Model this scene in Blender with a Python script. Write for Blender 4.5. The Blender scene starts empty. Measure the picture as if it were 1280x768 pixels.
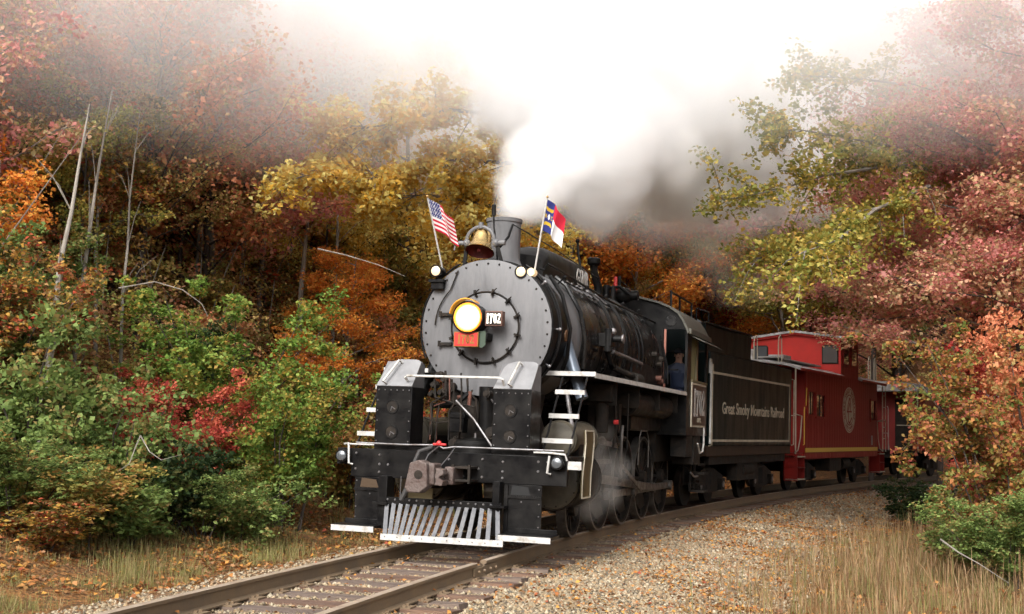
import bpy, bmesh, math, random
import numpy as np
from mathutils import Vector, Matrix, noise

rng = np.random.default_rng(7)
random.seed(7)
scene = bpy.context.scene
COL = scene.collection
PI = math.pi
rad = math.radians

# ------------------------------------------------------------------ camera
FPX, HOR, CAMZ = 1583.1, 553.6, 1.341          # focal length in pixels of a 1280-wide frame
cam_d = bpy.data.cameras.new('camera')
cam = bpy.data.objects.new('camera', cam_d)
COL.objects.link(cam)
cam_d.sensor_width = 36.0
cam_d.lens = FPX / 1280 * 36.0
cam_d.clip_start = 0.1
cam_d.clip_end = 2000
PITCH = math.atan((HOR - 384) / FPX)
cam.location = (0, 0, CAMZ)
cam.rotation_euler = (PI / 2 + PITCH, 0, 0)
scene.camera = cam
scene.render.resolution_x, scene.render.resolution_y = 1024, 614

# ------------------------------------------------------------------ sky, sun, exposure
SUN_EL, SUN_AZ = rad(38), rad(200)             # azimuth clockwise from +Y: behind the camera, a little to its left
world = bpy.data.worlds.new('World')
scene.world = world
world.use_nodes = True
wn, wl = world.node_tree.nodes, world.node_tree.links
wn.clear()
sky = wn.new('ShaderNodeTexSky')
sky.sky_type = 'NISHITA'
sky.sun_disc = False
sky.sun_elevation = SUN_EL
sky.sun_rotation = SUN_AZ
sky.air_density = 1.0
sky.dust_density = 6.0
sky.ozone_density = 1.0
hs = wn.new('ShaderNodeHueSaturation')
hs.inputs['Saturation'].default_value = 0.15
bg = wn.new('ShaderNodeBackground')
bg.inputs['Strength'].default_value = 0.15
wo = wn.new('ShaderNodeOutputWorld')
wl.new(sky.outputs[0], hs.inputs['Color'])
wl.new(hs.outputs[0], bg.inputs['Color'])
wl.new(bg.outputs[0], wo.inputs['Surface'])
sd = bpy.data.lights.new('sun', 'SUN')
sd.energy = 1.35
sd.angle = rad(22)
sd.color = (1.0, 0.95, 0.88)
sun = bpy.data.objects.new('sun', sd)
COL.objects.link(sun)
sun.location = (-20, -30, 40)
dirv = Vector((math.sin(SUN_AZ) * math.cos(SUN_EL), math.cos(SUN_AZ) * math.cos(SUN_EL), math.sin(SUN_EL)))
sun.rotation_euler = (-dirv).to_track_quat('-Z', 'Y').to_euler()
scene.view_settings.view_transform = 'Standard'
scene.view_settings.look = 'None'
scene.view_settings.exposure = 1.0
scene.view_settings.gamma = 1.0
try:
    scene.cycles.max_bounces = 8
    scene.cycles.diffuse_bounces = 7
    scene.cycles.glossy_bounces = 3
    scene.cycles.transmission_bounces = 6
    scene.cycles.transparent_max_bounces = 12
    scene.cycles.volume_bounces = 18
    scene.cycles.volume_step_rate = 1.5
    scene.cycles.volume_max_steps = 128
    scene.cycles.use_denoising = True
    scene.cycles.use_adaptive_sampling = True
    scene.cycles.adaptive_threshold = 0.02
except Exception:
    pass

# ------------------------------------------------------------------ materials
MATS = {}
def newmat(name):
    m = bpy.data.materials.new(name)
    m.use_nodes = True
    m.node_tree.nodes.clear()
    MATS[name] = m
    return m, m.node_tree.nodes, m.node_tree.links

def mat(name, col, rough=0.5, metal=0.0, col2=None, scale=3.0, contrast=(0.35, 0.7), bump=0.0, bscale=None,
        rough2=None, emit=None, estr=0.0, coat=0.0, stretch=(1, 1, 1), detail=6, spec=0.5):
    m, N, L = newmat(name)
    out = N.new('ShaderNodeOutputMaterial')
    p = N.new('ShaderNodeBsdfPrincipled')
    L.new(p.outputs[0], out.inputs[0])
    p.inputs['Base Color'].default_value = (*col, 1)
    p.inputs['Roughness'].default_value = rough
    p.inputs['Metallic'].default_value = metal
    p.inputs['Specular IOR Level'].default_value = spec
    if coat: p.inputs['Coat Weight'].default_value = coat
    if emit:
        p.inputs['Emission Color'].default_value = (*emit, 1)
        p.inputs['Emission Strength'].default_value = estr
    if col2 or bump or rough2 is not None:
        tc = N.new('ShaderNodeTexCoord')
        mp = N.new('ShaderNodeMapping')
        mp.inputs['Scale'].default_value = stretch
        L.new(tc.outputs['Object'], mp.inputs['Vector'])
        nz = N.new('ShaderNodeTexNoise')
        nz.inputs['Scale'].default_value = scale
        nz.inputs['Detail'].default_value = detail
        nz.inputs['Roughness'].default_value = 0.65
        L.new(mp.outputs[0], nz.inputs['Vector'])
        mr = N.new('ShaderNodeMapRange')
        mr.inputs['From Min'].default_value = contrast[0]
        mr.inputs['From Max'].default_value = contrast[1]
        L.new(nz.outputs['Fac'], mr.inputs['Value'])
        if col2:
            mx = N.new('ShaderNodeMix')
            mx.data_type = 'RGBA'
            mx.inputs['A'].default_value = (*col, 1)
            mx.inputs['B'].default_value = (*col2, 1)
            L.new(mr.outputs[0], mx.inputs['Factor'])
            L.new(mx.outputs['Result'], p.inputs['Base Color'])
        if rough2 is not None:
            r2 = N.new('ShaderNodeMapRange')
            r2.inputs['To Min'].default_value = rough
            r2.inputs['To Max'].default_value = rough2
            L.new(mr.outputs[0], r2.inputs['Value'])
            L.new(r2.outputs[0], p.inputs['Roughness'])
        if bump:
            b = N.new('ShaderNodeBump')
            b.inputs['Strength'].default_value = bump
            b.inputs['Distance'].default_value = 0.02
            nb = N.new('ShaderNodeTexNoise')
            nb.inputs['Scale'].default_value = bscale or scale * 5
            nb.inputs['Detail'].default_value = 5
            L.new(mp.outputs[0], nb.inputs['Vector'])
            L.new(nb.outputs['Fac'], b.inputs['Height'])
            L.new(b.outputs[0], p.inputs['Normal'])
    return m

BLACK = mat('black_paint', (0.004, 0.004, 0.0045), 0.28, col2=(0.014, 0.013, 0.012), scale=4, rough2=0.5, bump=0.12, bscale=14, spec=.13)
BLACKG = mat('gloss_black_paint', (0.004, 0.004, 0.0045), 0.2, col2=(0.018, 0.016, 0.014), scale=2.5, spec=.34, rough2=0.42, bump=0.1, bscale=6)
SOOT = mat('sooty_iron', (0.008, 0.0075, 0.007), 0.55, col2=(0.034, 0.026, 0.02), scale=5, rough2=0.8, bump=0.3, spec=.15)
GREY = mat('graphite_grey', (0.066, 0.066, 0.07), 0.42, col2=(0.145, 0.143, 0.147), scale=2.4, contrast=(.3,.7), rough2=0.68, bump=0.25, bscale=7, stretch=(1.6, 1, .45), detail=9)
GREYL = mat('pale_grey_plate', (0.16, 0.16, 0.165), 0.45, col2=(0.22, 0.22, 0.225), scale=5, rough2=0.6)
STEEL = mat('worn_steel', (0.28, 0.28, 0.29), 0.35, 0.8, col2=(0.12, 0.1, 0.09), scale=8, rough2=0.6)
SLAT = mat('grey_slat_paint', (0.085, 0.088, 0.098), 0.5, col2=(0.16, 0.16, 0.165), scale=14, rough2=0.7)
WHITE = mat('white_paint', (0.44, 0.43, 0.41), 0.5, col2=(0.22, 0.195, 0.16), scale=9, contrast=(.5, .72))
CREAM = mat('cream_lining', (0.44, 0.40, 0.31), 0.6, col2=(0.28, 0.25, 0.19), scale=5)
BRASS = mat('polished_brass', (0.80, 0.56, 0.24), 0.2, 1.0, col2=(0.62, 0.42, 0.18), scale=7, rough2=0.34)
OXRED = mat('bell_inside_red', (0.12, 0.012, 0.012), 0.6)
COUPL = mat('coupler_rusty_iron', (0.07, 0.042, 0.034), 0.6, 0.2, col2=(0.13, 0.105, 0.095), scale=9, rough2=0.75, bump=0.5)
PLRED = mat('number_plate_red', (0.50, 0.02, 0.015), 0.4)
GOLD = mat('gold_paint', (0.24, 0.13, 0.03), 0.45, 0.4)
CYL = mat('cylinder_cover_olive', (0.045, 0.038, 0.026), 0.38, col2=(0.10, 0.085, 0.06), scale=3.5, rough2=0.6, bump=0.1)
LENS = mat('headlight_glow', (1, .8, .4), 0.3, emit=(1.0, 0.74, 0.30), estr=5.0)
LENS2 = mat('headlight_outer_glow', (1, .7, .3), 0.3, emit=(1.0, 0.50, 0.09), estr=1.6)
AMBER = mat('headlight_amber_glow', (0.8, 0.42, 0.06), 0.3, 0.7, emit=(1.0, 0.42, 0.04), estr=0.12)  # reflector, rim and hood: lamp's amber glow put into colour and emission
MLENS = mat('marker_lens_warm', (0.75, 0.55, 0.30), 0.15, emit=(1.0, 0.72, 0.42), estr=0.35, coat=1.0)
DLENS = mat('dark_lens', (0.10, 0.11, 0.12), 0.08, 0.3, coat=1.0)
GLASS = mat('dark_window_glass', (0.02, 0.022, 0.025), 0.06, coat=1.0)
GLASSG = mat('grey_window_glass', (0.07, 0.075, 0.08), 0.12, coat=1.0)
CINT = mat('cab_interior', (0.012, 0.014, 0.02), 0.7)
PINKP = mat('cab_post_varnish', (0.33, 0.13, 0.09), 0.5)
TENDER = mat('tender_green_black', (0.004, 0.008, 0.0085), 0.32, col2=(0.011, 0.019, 0.016), scale=2.2, contrast=(.42, .75), rough2=0.55, stretch=(1, 1.6, .35), bump=.08, spec=.13)
TSILL = mat('tender_sill_brown', (0.025, 0.015, 0.01), 0.6, col2=(0.045, 0.027, 0.016), spec=.2)
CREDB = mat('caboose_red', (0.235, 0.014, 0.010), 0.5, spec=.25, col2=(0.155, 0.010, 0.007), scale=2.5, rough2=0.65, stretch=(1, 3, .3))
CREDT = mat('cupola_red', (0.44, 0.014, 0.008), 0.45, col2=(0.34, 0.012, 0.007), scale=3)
CROOF = mat('roof_grey', (0.42, 0.42, 0.42), 0.7, col2=(0.18, 0.16, 0.15), scale=5, bump=.2)
YEL = mat('yellow_stripe', (0.55, 0.36, 0.05), 0.5)
CABROOF = mat('cab_roof_weathered', (0.05, 0.05, 0.042), 0.55, col2=(0.10, 0.095, 0.075), scale=3, rough2=0.75)
RUSTC = mat('rusty_pipe', (0.12, 0.045, 0.03), 0.7)
REDV = mat('valve_red', (0.5, 0.03, 0.03), 0.4)
SKIN = mat('skin', (0.42, 0.23, 0.16), 0.55)
DENIM = mat('denim_blue', (0.012, 0.02, 0.05), 0.8)
SHIRT = mat('work_shirt', (0.06, 0.07, 0.11), 0.85)
HAIR = mat('cap_cloth', (0.03, 0.03, 0.04), 0.9)
RAILM = mat('rail_side_rust', (0.13, 0.092, 0.058), 0.65, 0.1, col2=(0.20, 0.135, 0.075), scale=3, rough2=0.8, bump=.15, bscale=30)
RAILT = mat('rail_top_worn', (0.50, 0.41, 0.32), 0.35, 0.35, col2=(0.33, 0.24, 0.17), scale=4, rough2=0.5)
BARK = mat('pale_bark', (0.26, 0.235, 0.20), 0.85, col2=(0.10, 0.085, 0.07), scale=5, stretch=(1, 1, .3), bump=.5)
BARKD = mat('dark_bark', (0.075, 0.056, 0.045), 0.9, col2=(0.03, 0.024, 0.02), scale=6, stretch=(1, 1, .3), bump=.5)
ROCKM = mat('pale_rock', (0.36, 0.33, 0.30), 0.85, col2=(0.2, 0.18, 0.16), scale=6, bump=.6)

def ramp_mat(name, cols, rough=0.7, transl=0.0, attr='rnd', spec=0.25, interp='LINEAR', bump=0):
    """colour picked per leaf / stone / blade from a palette by a stored random number"""
    m, N, L = newmat(name)
    out = N.new('ShaderNodeOutputMaterial')
    p = N.new('ShaderNodeBsdfPrincipled')
    p.inputs['Roughness'].default_value = rough
    p.inputs['Specular IOR Level'].default_value = spec
    a = N.new('ShaderNodeAttribute')
    a.attribute_name = attr
    cr = N.new('ShaderNodeValToRGB')
    cr.color_ramp.interpolation = interp
    el = cr.color_ramp.elements
    n = len(cols)
    while len(el) < n: el.new(0.5)
    for i, c in enumerate(cols):
        el[i].position = i / (n - 1) if interp == 'LINEAR' else i / n
        el[i].color = (*c, 1)
    L.new(a.outputs['Fac'], cr.inputs[0])
    L.new(cr.outputs[0], p.inputs['Base Color'])
    if transl:
        t = N.new('ShaderNodeBsdfTranslucent')
        L.new(cr.outputs[0], t.inputs['Color'])
        mx = N.new('ShaderNodeMixShader')
        mx.inputs[0].default_value = transl
        L.new(p.outputs[0], mx.inputs[1]); L.new(t.outputs[0], mx.inputs[2])
        L.new(mx.outputs[0], out.inputs[0])
    else:
        L.new(p.outputs[0], out.inputs[0])
    return m

LEAF = {
 'bush': [(.26,.08,.03),(.09,.14,.03),(.16,.16,.04),(.38,.17,.05),(.22,.05,.04),(.10,.13,.03),(.42,.24,.06),(.12,.09,.04)],
 'rust':   [(.20,.06,.03),(.38,.13,.07),(.46,.19,.10),(.26,.09,.04),(.34,.22,.09),(.16,.14,.05),(.42,.12,.08)],
 'orange': [(.40,.11,.02),(.52,.19,.03),(.46,.14,.03),(.55,.28,.05),(.30,.07,.02),(.22,.14,.03)],
 'red':    [(.24,.025,.02),(.34,.05,.04),(.17,.02,.018),(.40,.11,.06),(.26,.05,.03),(.30,.14,.05)],
 'pink':   [(.34,.13,.12),(.46,.21,.19),(.38,.14,.12),(.26,.08,.075),(.42,.25,.16),(.22,.20,.09),(.36,.16,.10),(.17,.15,.06)],
 'yellow': [(.62,.42,.09),(.70,.55,.20),(.52,.36,.09),(.60,.34,.04),(.40,.34,.06)],
 'ygreen': [(.22,.25,.06),(.36,.33,.08),(.15,.19,.04),(.52,.40,.10),(.12,.15,.03),(.56,.36,.08),(.40,.26,.08)],
 'green':  [(.10,.16,.04),(.17,.24,.07),(.06,.10,.025),(.24,.31,.09),(.11,.17,.045),(.32,.22,.08),(.05,.08,.02)],
 'dgreen': [(.03,.055,.02),(.05,.09,.03),(.02,.04,.015),(.08,.10,.03),(.12,.08,.03)],
 'lime':   [(.11,.20,.035),(.18,.30,.05),(.07,.14,.025),(.28,.34,.07),(.13,.24,.04),(.46,.28,.06),(.06,.11,.02),(.34,.14,.05)],
 'wood':  [(.34,.14,.07),(.13,.17,.05),(.46,.30,.10),(.20,.10,.06),(.24,.26,.08),(.42,.16,.10),(.30,.22,.12)],
 'mixed':  [(.36,.13,.05),(.24,.18,.08),(.07,.09,.02),(.42,.24,.05),(.14,.06,.03),(.05,.08,.02),(.36,.05,.03),(.20,.13,.05),(.10,.13,.03)],
 'olive':  [(.17,.15,.04),(.10,.12,.03),(.26,.20,.05),(.30,.14,.05),(.08,.10,.03)],
}
GAIN = {'rust':1.95,'wood':1.9,'orange':1.6,'mixed':1.6,'yellow':1.35,'pink':1.85,'olive':1.5,'red':1.6,'ygreen':1.25,'green':1.15,'bush':1.25}
LM = {k: ramp_mat('leaf_' + k, [tuple(min(.8, q*GAIN.get(k, 1.0)) for q in c) for c in v], .6, .45) for k, v in LEAF.items()}
STONEM = ramp_mat('ballast_stone', [(.22,.17,.105),(.31,.25,.16),(.12,.09,.06),(.42,.36,.26),(.27,.165,.085),(.09,.08,.065),(.32,.23,.13),(.19,.155,.11)], .85)
LITTERM = ramp_mat('fallen_leaf', [(.36,.13,.035),(.22,.08,.03),(.48,.22,.05),(.30,.16,.08),(.15,.07,.035),(.52,.28,.06),(.26,.05,.03)], .75, .15)
GRASSM = ramp_mat('dry_grass', [(.24,.15,.075),(.32,.20,.10),(.15,.09,.045),(.29,.175,.08),(.13,.14,.04),(.40,.28,.16),(.19,.11,.055)], .7, .3)
GRASSL = ramp_mat('verge_grass', [(.22,.20,.07),(.14,.16,.04),(.34,.26,.13),(.18,.18,.05),(.28,.20,.10)], .7, .3)
TIEM = mat('sleeper_wood', (0.085, 0.048, 0.034), 0.75, col2=(0.21, 0.12, 0.075), scale=4, contrast=(.4, .75), stretch=(.35, 4, 4), bump=.6, bscale=20)
TIEM2 = mat('sleeper_wood_grey', (0.09, 0.065, 0.055), 0.75, col2=(0.22, 0.155, 0.11), scale=4, contrast=(.4, .75), stretch=(.35, 4, 4), bump=.6, bscale=20)

# ------------------------------------------------------------------ object helpers
def link(o, parent=None, label=None, cat=None, group=None, kind=None):
    COL.objects.link(o)
    if parent is not None: o.parent = parent
    if label: o['label'] = label
    if cat: o['category'] = cat
    if group: o['group'] = group
    if kind: o['kind'] = kind
    elif o.name.split('.')[0] in ('rivets','beam_bolts','top_rivets','bar_rivets','wing_rivets','cover_studs','rivet_row','spokes','clutter','lettering'): o['kind'] = 'stuff'
    return o
def empty(name, loc=(0, 0, 0), label=None, cat=None, group=None, kind=None, mtx=None, parent=None):
    o = bpy.data.objects.new(name, None)
    o.empty_display_size = .3
    if mtx is not None: o.matrix_world = mtx
    else: o.location = loc
    return link(o, parent, label, cat, group, kind)

class G:
    """collects shapes, then becomes ONE mesh object"""
    def __init__(s): s.v = []; s.f = []; s.m = []; s.cm = 0
    def add(s, V, F):
        o = len(s.v); s.v.extend([tuple(q) for q in V]); s.f.extend([tuple(i + o for i in f) for f in F]); s.m.extend([s.cm] * len(F)); return s
    def box(s, a, b, rot=None):
        (x0, y0, z0), (x1, y1, z1) = a, b
        V = [(x0,y0,z0),(x1,y0,z0),(x1,y1,z0),(x0,y1,z0),(x0,y0,z1),(x1,y0,z1),(x1,y1,z1),(x0,y1,z1)]
        if rot is not None:
            c = Vector(((x0+x1)/2,(y0+y1)/2,(z0+z1)/2)); V = [c + rot @ (Vector(q) - c) for q in V]
        return s.add(V, [(0,3,2,1),(4,5,6,7),(0,1,5,4),(1,2,6,5),(2,3,7,6),(3,0,4,7)])
    def frame(s, p0, p1):
        d = (Vector(p1) - Vector(p0)); L = d.length or 1e-9; d = d / L
        up = Vector((0, 0, 1)) if abs(d.z) < .95 else Vector((1, 0, 0))
        a = d.cross(up).normalized(); b = a.cross(d).normalized()
        return d, a, b, L
    def bar(s, p0, p1, w, h):
        d, a, b, L = s.frame(p0, p1); V = []
        for p in (Vector(p0), Vector(p1)):
            for i, j in ((-1,-1),(1,-1),(1,1),(-1,1)): V.append(p + a * (w/2*i) + b * (h/2*j))
        return s.add(V, [(0,1,2,3),(7,6,5,4),(0,4,5,1),(1,5,6,2),(2,6,7,3),(3,7,4,0)])
    def cyl(s, p0, p1, r0, r1=None, n=16, caps=True):
        r1 = r0 if r1 is None else r1
        d, a, b, L = s.frame(p0, p1); V = []
        for p, r in ((Vector(p0), r0), (Vector(p1), r1)):
            for i in range(n):
                t = 2*PI*i/n; V.append(p + a*(r*math.cos(t)) + b*(r*math.sin(t)))
        F = [(i, (i+1) % n, n+(i+1) % n, n+i) for i in range(n)]
        if caps: F += [tuple(range(n-1, -1, -1)), tuple(range(n, 2*n))]
        return s.add(V, F)
    def lathe(s, prof, p0, axis, n=32, cap=True):
        """prof = [(radius, distance along axis)]"""
        p0 = Vector(p0); d, a, b, L = s.frame(p0, p0 + Vector(axis)); V = []
        for r, h in prof:
            for i in range(n):
                t = 2*PI*i/n; V.append(p0 + d*h + a*(r*math.cos(t)) + b*(r*math.sin(t)))
        F = []
        for k in range(len(prof)-1):
            for i in range(n):
                j = (i+1) % n; F.append((k*n+i, k*n+j, (k+1)*n+j, (k+1)*n+i))
        if cap:
            F.append(tuple(range(n-1, -1, -1))); m = (len(prof)-1)*n; F.append(tuple(range(m, m+n)))
        return s.add(V, F)
    def tube(s, pts, r, n=8, closed=False):
        P = [Vector(p) for p in pts]; V = []; N = len(P); prev = None
        for k, p in enumerate(P):
            if closed: d = P[(k+1) % N] - P[k-1]
            else: d = P[min(k+1, N-1)] - P[max(k-1, 0)]
            d.normalize()
            if prev is None:
                up = Vector((0, 0, 1)) if abs(d.z) < .9 else Vector((1, 0, 0)); a = d.cross(up).normalized()
            else: a = (prev - d * prev.dot(d)).normalized()
            prev = a; b = d.cross(a)
            rr = r[k] if isinstance(r, (list, tuple)) else r
            for i in range(n):
                t = 2*PI*i/n; V.append(p + a*(rr*math.cos(t)) + b*(rr*math.sin(t)))
        F = []
        for k in range(N if closed else N-1):
            k2 = (k+1) % N
            for i in range(n):
                j = (i+1) % n; F.append((k*n+i, k*n+j, k2*n+j, k2*n+i))
        if not closed:
            F.append(tuple(range(n-1, -1, -1))); F.append(tuple(range((N-1)*n, N*n)))
        return s.add(V, F)
    def prism(s, poly, axis, d0, d1):
        """poly = 2D outline in the plane of the two other axes (in x,y,z order), pushed from d0 to d1 along axis"""
        def P(a, b, d):
            return {'x': (d, a, b), 'y': (a, d, b), 'z': (a, b, d)}[axis]
        n = len(poly); V = [P(a, b, d0) for a, b in poly] + [P(a, b, d1) for a, b in poly]
        F = [tuple(range(n)), tuple(range(2*n-1, n-1, -1))] + [(i, i+n, (i+1) % n + n, (i+1) % n) for i in range(n)]
        return s.add(V, F)
    def ball(s, c, r, n=10):
        c = Vector(c); r = r if isinstance(r, (tuple, list)) else (r, r, r); V = []; h = n//2
        for k in range(1, h):
            ph = PI*k/h
            for i in range(n):
                t = 2*PI*i/n; V.append(c + Vector((r[0]*math.sin(ph)*math.cos(t), r[1]*math.sin(ph)*math.sin(t), r[2]*math.cos(ph))))
        V += [c + Vector((0,0,r[2])), c - Vector((0,0,r[2]))]; a = len(V)-2; F = []
        for k in range(h-2):
            for i in range(n):
                j = (i+1) % n; F.append((k*n+i, (k+1)*n+i, (k+1)*n+j, k*n+j))
        for i in range(n):
            j = (i+1) % n; F.append((a, i, j)); F.append((a+1, (h-2)*n+j, (h-2)*n+i))
        return s.add(V, F)
    def strip(s, pts, w, axis='x', d0=0, d1=.01):
        """flat band following 2D points, width w, pushed along axis (lining, letter strokes)"""
        for (a, b) in zip(pts[:-1], pts[1:]):
            dx, dy = b[0]-a[0], b[1]-a[1]; L = math.hypot(dx, dy) or 1e-9; nx, ny = -dy/L*w/2, dx/L*w/2; ex, ey = dx/L*w*.3, dy/L*w*.3
            s.prism([(a[0]+nx-ex, a[1]+ny-ey), (a[0]-nx-ex, a[1]-ny-ey), (b[0]-nx+ex, b[1]-ny+ey), (b[0]+nx+ex, b[1]+ny+ey)], axis, d0, d1)
        return s
    def mesh(s, name, mats, auto=35, fix=True):
        me = bpy.data.meshes.new(name)
        me.from_pydata(s.v, [], s.f)
        mats = mats if isinstance(mats, (list, tuple)) else [mats]
        for q in mats: me.materials.append(q)
        if len(mats) > 1: me.polygons.foreach_set('material_index', s.m)
        if fix:
            bm = bmesh.new(); bm.from_mesh(me)
            bmesh.ops.recalc_face_normals(bm, faces=bm.faces)
            bm.to_mesh(me); bm.free()
        if auto:
            me.polygons.foreach_set('use_smooth', [True]*len(me.polygons))
            me.set_sharp_from_angle(angle=rad(auto))
        return me
    def obj(s, name, mats, parent=None, bev=0, auto=35, **kw):
        me = s.mesh(name, mats, auto)
        o = bpy.data.objects.new(name, me)
        if bev:
            b = o.modifiers.new('bevel', 'BEVEL'); b.width = bev; b.segments = 2; b.limit_method = 'ANGLE'; b.angle_limit = rad(40)
        return link(o, parent, **kw)

def inst(o, name=None, parent=None, loc=None, rot=None, scale=None, **kw):
    c = o.copy()
    if name: c.name = name
    for k in ('label', 'group', 'category', 'kind'):
        if k in c and k in kw: del c[k]
    COL.objects.link(c)
    c.parent = parent
    if loc is not None: c.location = loc
    if rot is not None: c.rotation_euler = rot
    if scale is not None: c.scale = scale
    for k, v in kw.items(): c[k if k != 'cat' else 'category'] = v
    return c

def arcpts(c, r, a0, a1, n, plane='xz', d=0):
    out = []
    for i in range(n+1):
        t = rad(a0 + (a1-a0)*i/n); p, q = c[0]+r*math.cos(t), c[1]+r*math.sin(t)
        out.append({'xz': (p, d, q), 'yz': (d, p, q), 'xy': (p, q, d)}[plane])
    return out

def text_obj(body, size, M, m, parent, name='lettering', sx=1.0, ext=.004, off=0.0, align='CENTER', space=1.0):
    cu = bpy.data.curves.new(name, 'FONT'); cu.body = body; cu.size = size; cu.extrude = ext; cu.offset = off
    cu.align_x = align; cu.align_y = 'CENTER'; cu.space_character = space; cu.resolution_u = 3
    t = bpy.data.objects.new('tmp', cu); COL.objects.link(t)
    dg = bpy.context.evaluated_depsgraph_get()
    me = bpy.data.meshes.new_from_object(t.evaluated_get(dg)); me.name = name
    bpy.data.objects.remove(t); bpy.data.curves.remove(cu)
    me.transform(M @ Matrix.Diagonal((sx, 1, 1, 1)))
    me.materials.clear(); me.materials.append(m)
    o = bpy.data.objects.new(name, me)
    return link(o, parent)
def M_front(u, v, w):   # reads from the front: x -> +u, y -> +w, faces -v
    return Matrix(((1,0,0,u),(0,0,-1,v),(0,1,0,w),(0,0,0,1)))
def M_side(u, v, w):    # reads from the right side: x -> +v, y -> +w, faces +u
    return Matrix(((0,0,1,u),(1,0,0,v),(0,1,0,w),(0,0,0,1)))

def digits(txt, h, M, m, parent, name='lettering', w=None, ext=.006, sw=None):
    """narrow slab-serif figures built as bands"""
    w = w or h*.5; sw = sw or h*.15; g = G(); x = 0; th = sw*.45
    adv = w*1.22; tot = adv*len(txt)-adv+w; x = -tot/2
    def ell(cx, cy, rx, ry, a0, a1, n=14): return [(cx+rx*math.cos(rad(a0+(a1-a0)*i/n)), cy+ry*math.sin(rad(a0+(a1-a0)*i/n))) for i in range(n+1)]
    for c in txt:
        cx = x + w/2; H = h/2
        if c == '1':
            g.strip([(cx, -H), (cx, H)], sw*1.25, 'z', 0, ext); g.strip([(cx-w*.3, -H+th/2), (cx+w*.3, -H+th/2)], th, 'z', 0, ext*.9); g.strip([(cx-w*.25, H-sw*1.1), (cx, H-sw*.3)], th, 'z', 0, ext*.9)
        elif c == '7':
            g.strip([(x, H-sw/2), (x+w, H-sw/2)], sw, 'z', 0, ext); g.strip([(x+th/2, H), (x+th/2, H-h*.26)], th, 'z', 0, ext*.9); g.strip([(x+w-th, H-sw*.5), (cx-w*.05, 0), (cx-w*.15, -H)], sw*1.15, 'z', 0, ext*.95)
        elif c == '0':
            g.strip(ell(cx, 0, w/2-sw*.5, H-th, 40, 320, 18), sw, 'z', 0, ext); g.strip(ell(cx, 0, w/2-sw*.5, H-th, -40, 40, 6), sw, 'z', 0, ext*.95)
        elif c == '2':
            g.strip(ell(cx, H-w*.5, w/2-sw*.4, w*.5-th*.6, 190, -20, 12), sw*.9, 'z', 0, ext); g.strip([(x+w-sw*.55, H-w*.62), (cx, -H*.25), (x+sw*.3, -H+sw)], sw*.9, 'z', 0, ext*.95)
            g.strip([(x, -H+sw*.5), (x+w, -H+sw*.5)], sw, 'z', 0, ext*.9); g.strip([(x+w-th/2, -H), (x+w-th/2, -H+h*.22)], th, 'z', 0, ext*.85)
        x += adv
    me = g.mesh(name, m, 0)
    me.transform(M)
    return link(bpy.data.objects.new(name, me), parent)

def pieces(o):
    """split a mesh object into one object per separate piece"""
    me = o.data; n = len(me.vertices); par = list(range(n))
    def find(a):
        while par[a] != a: par[a] = par[par[a]]; a = par[a]
        return a
    for e in me.edges:
        a, b = find(e.vertices[0]), find(e.vertices[1])
        if a != b: par[a] = b
    roots = sorted({find(i) for i in range(n)})
    if len(roots) < 2: return
    for k, r in enumerate(roots):
        bm = bmesh.new(); bm.from_mesh(me); bm.verts.ensure_lookup_table()
        bmesh.ops.delete(bm, geom=[v for v in bm.verts if find(v.index) != r], context='VERTS')
        m2 = bpy.data.meshes.new(me.name); bm.to_mesh(m2); bm.free()
        for q in me.materials: 
            if m2.materials.find(q.name) < 0: m2.materials.append(q)
        if k == 0: first = m2
        else:
            c = o.copy(); c.data = m2; COL.objects.link(c)
    o.data = first

# ------------------------------------------------------------------ the curved track's frame
K = rad(0.451); RT = 1/K; TT = rad(16.25); PX, PY = -0.741, 16.068
CCX, CCY = PX + RT*math.cos(TT), PY - RT*math.sin(TT)
CANT = rad(1.6)
def trk(s, u, z=0.0):
    """point at distance s along the line and u to the right of its centre"""
    th = TT + K*s
    r = RT - u
    return np.array([CCX - r*math.cos(th), CCY + r*math.sin(th), z - u*math.sin(CANT) + .75*math.sin(CANT)])
def trk_np(s, u, z):
    th = TT + K*s; r = RT - u
    return np.stack([CCX - r*np.cos(th), CCY + r*np.sin(th), z], -1)
def su(x, y):
    dx, dy = x-CCX, y-CCY
    return (np.arctan2(dy, -dx) - TT)/K, RT - np.hypot(dx, dy)
UX = [-260,-120,-60,-35,-20,-12,-8.5,-6.6,-5.2,-4.2,-3.2,-2.4,-1.7,-1.4, 1.4, 1.8, 2.4, 3.4, 4.2, 6.0, 9.0, 14, 30, 120]
UZ = [ 44,  36, 27, 18.5,11.2, 5.8,2.9, 1.25, .35, .0,-.20,-.28,-.26,-.22,-.24,-.25,-.33,-.48,-.56,-.60,-.60,-.4, .4, 1.0]
def ground_z(s, u):
    z = np.interp(u, UX, UZ)
    c = np.clip(1 - (np.abs(u)-1.6)/2.0, 0, 1)
    z = z + c*(-np.clip(u, -1.6, 1.6)*math.sin(CANT) + .75*math.sin(CANT))
    b = np.clip((-u-5)/6, 0, 1)
    z = z + b*(.55*np.sin(s*.33+u*.2) + .35*np.sin(s*.8-u*.5) + .5*np.sin(s*.12+1+u*.05))
    z = z + np.clip((np.abs(u)-1.8)/2, 0, 1)*(.04*np.sin(s*2.1+u*1.3) + .03*np.sin(s*3.7-u*2.9))
    return z
def gpt(x, y):
    s, u = su(x, y); return float(ground_z(s, u))
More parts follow.
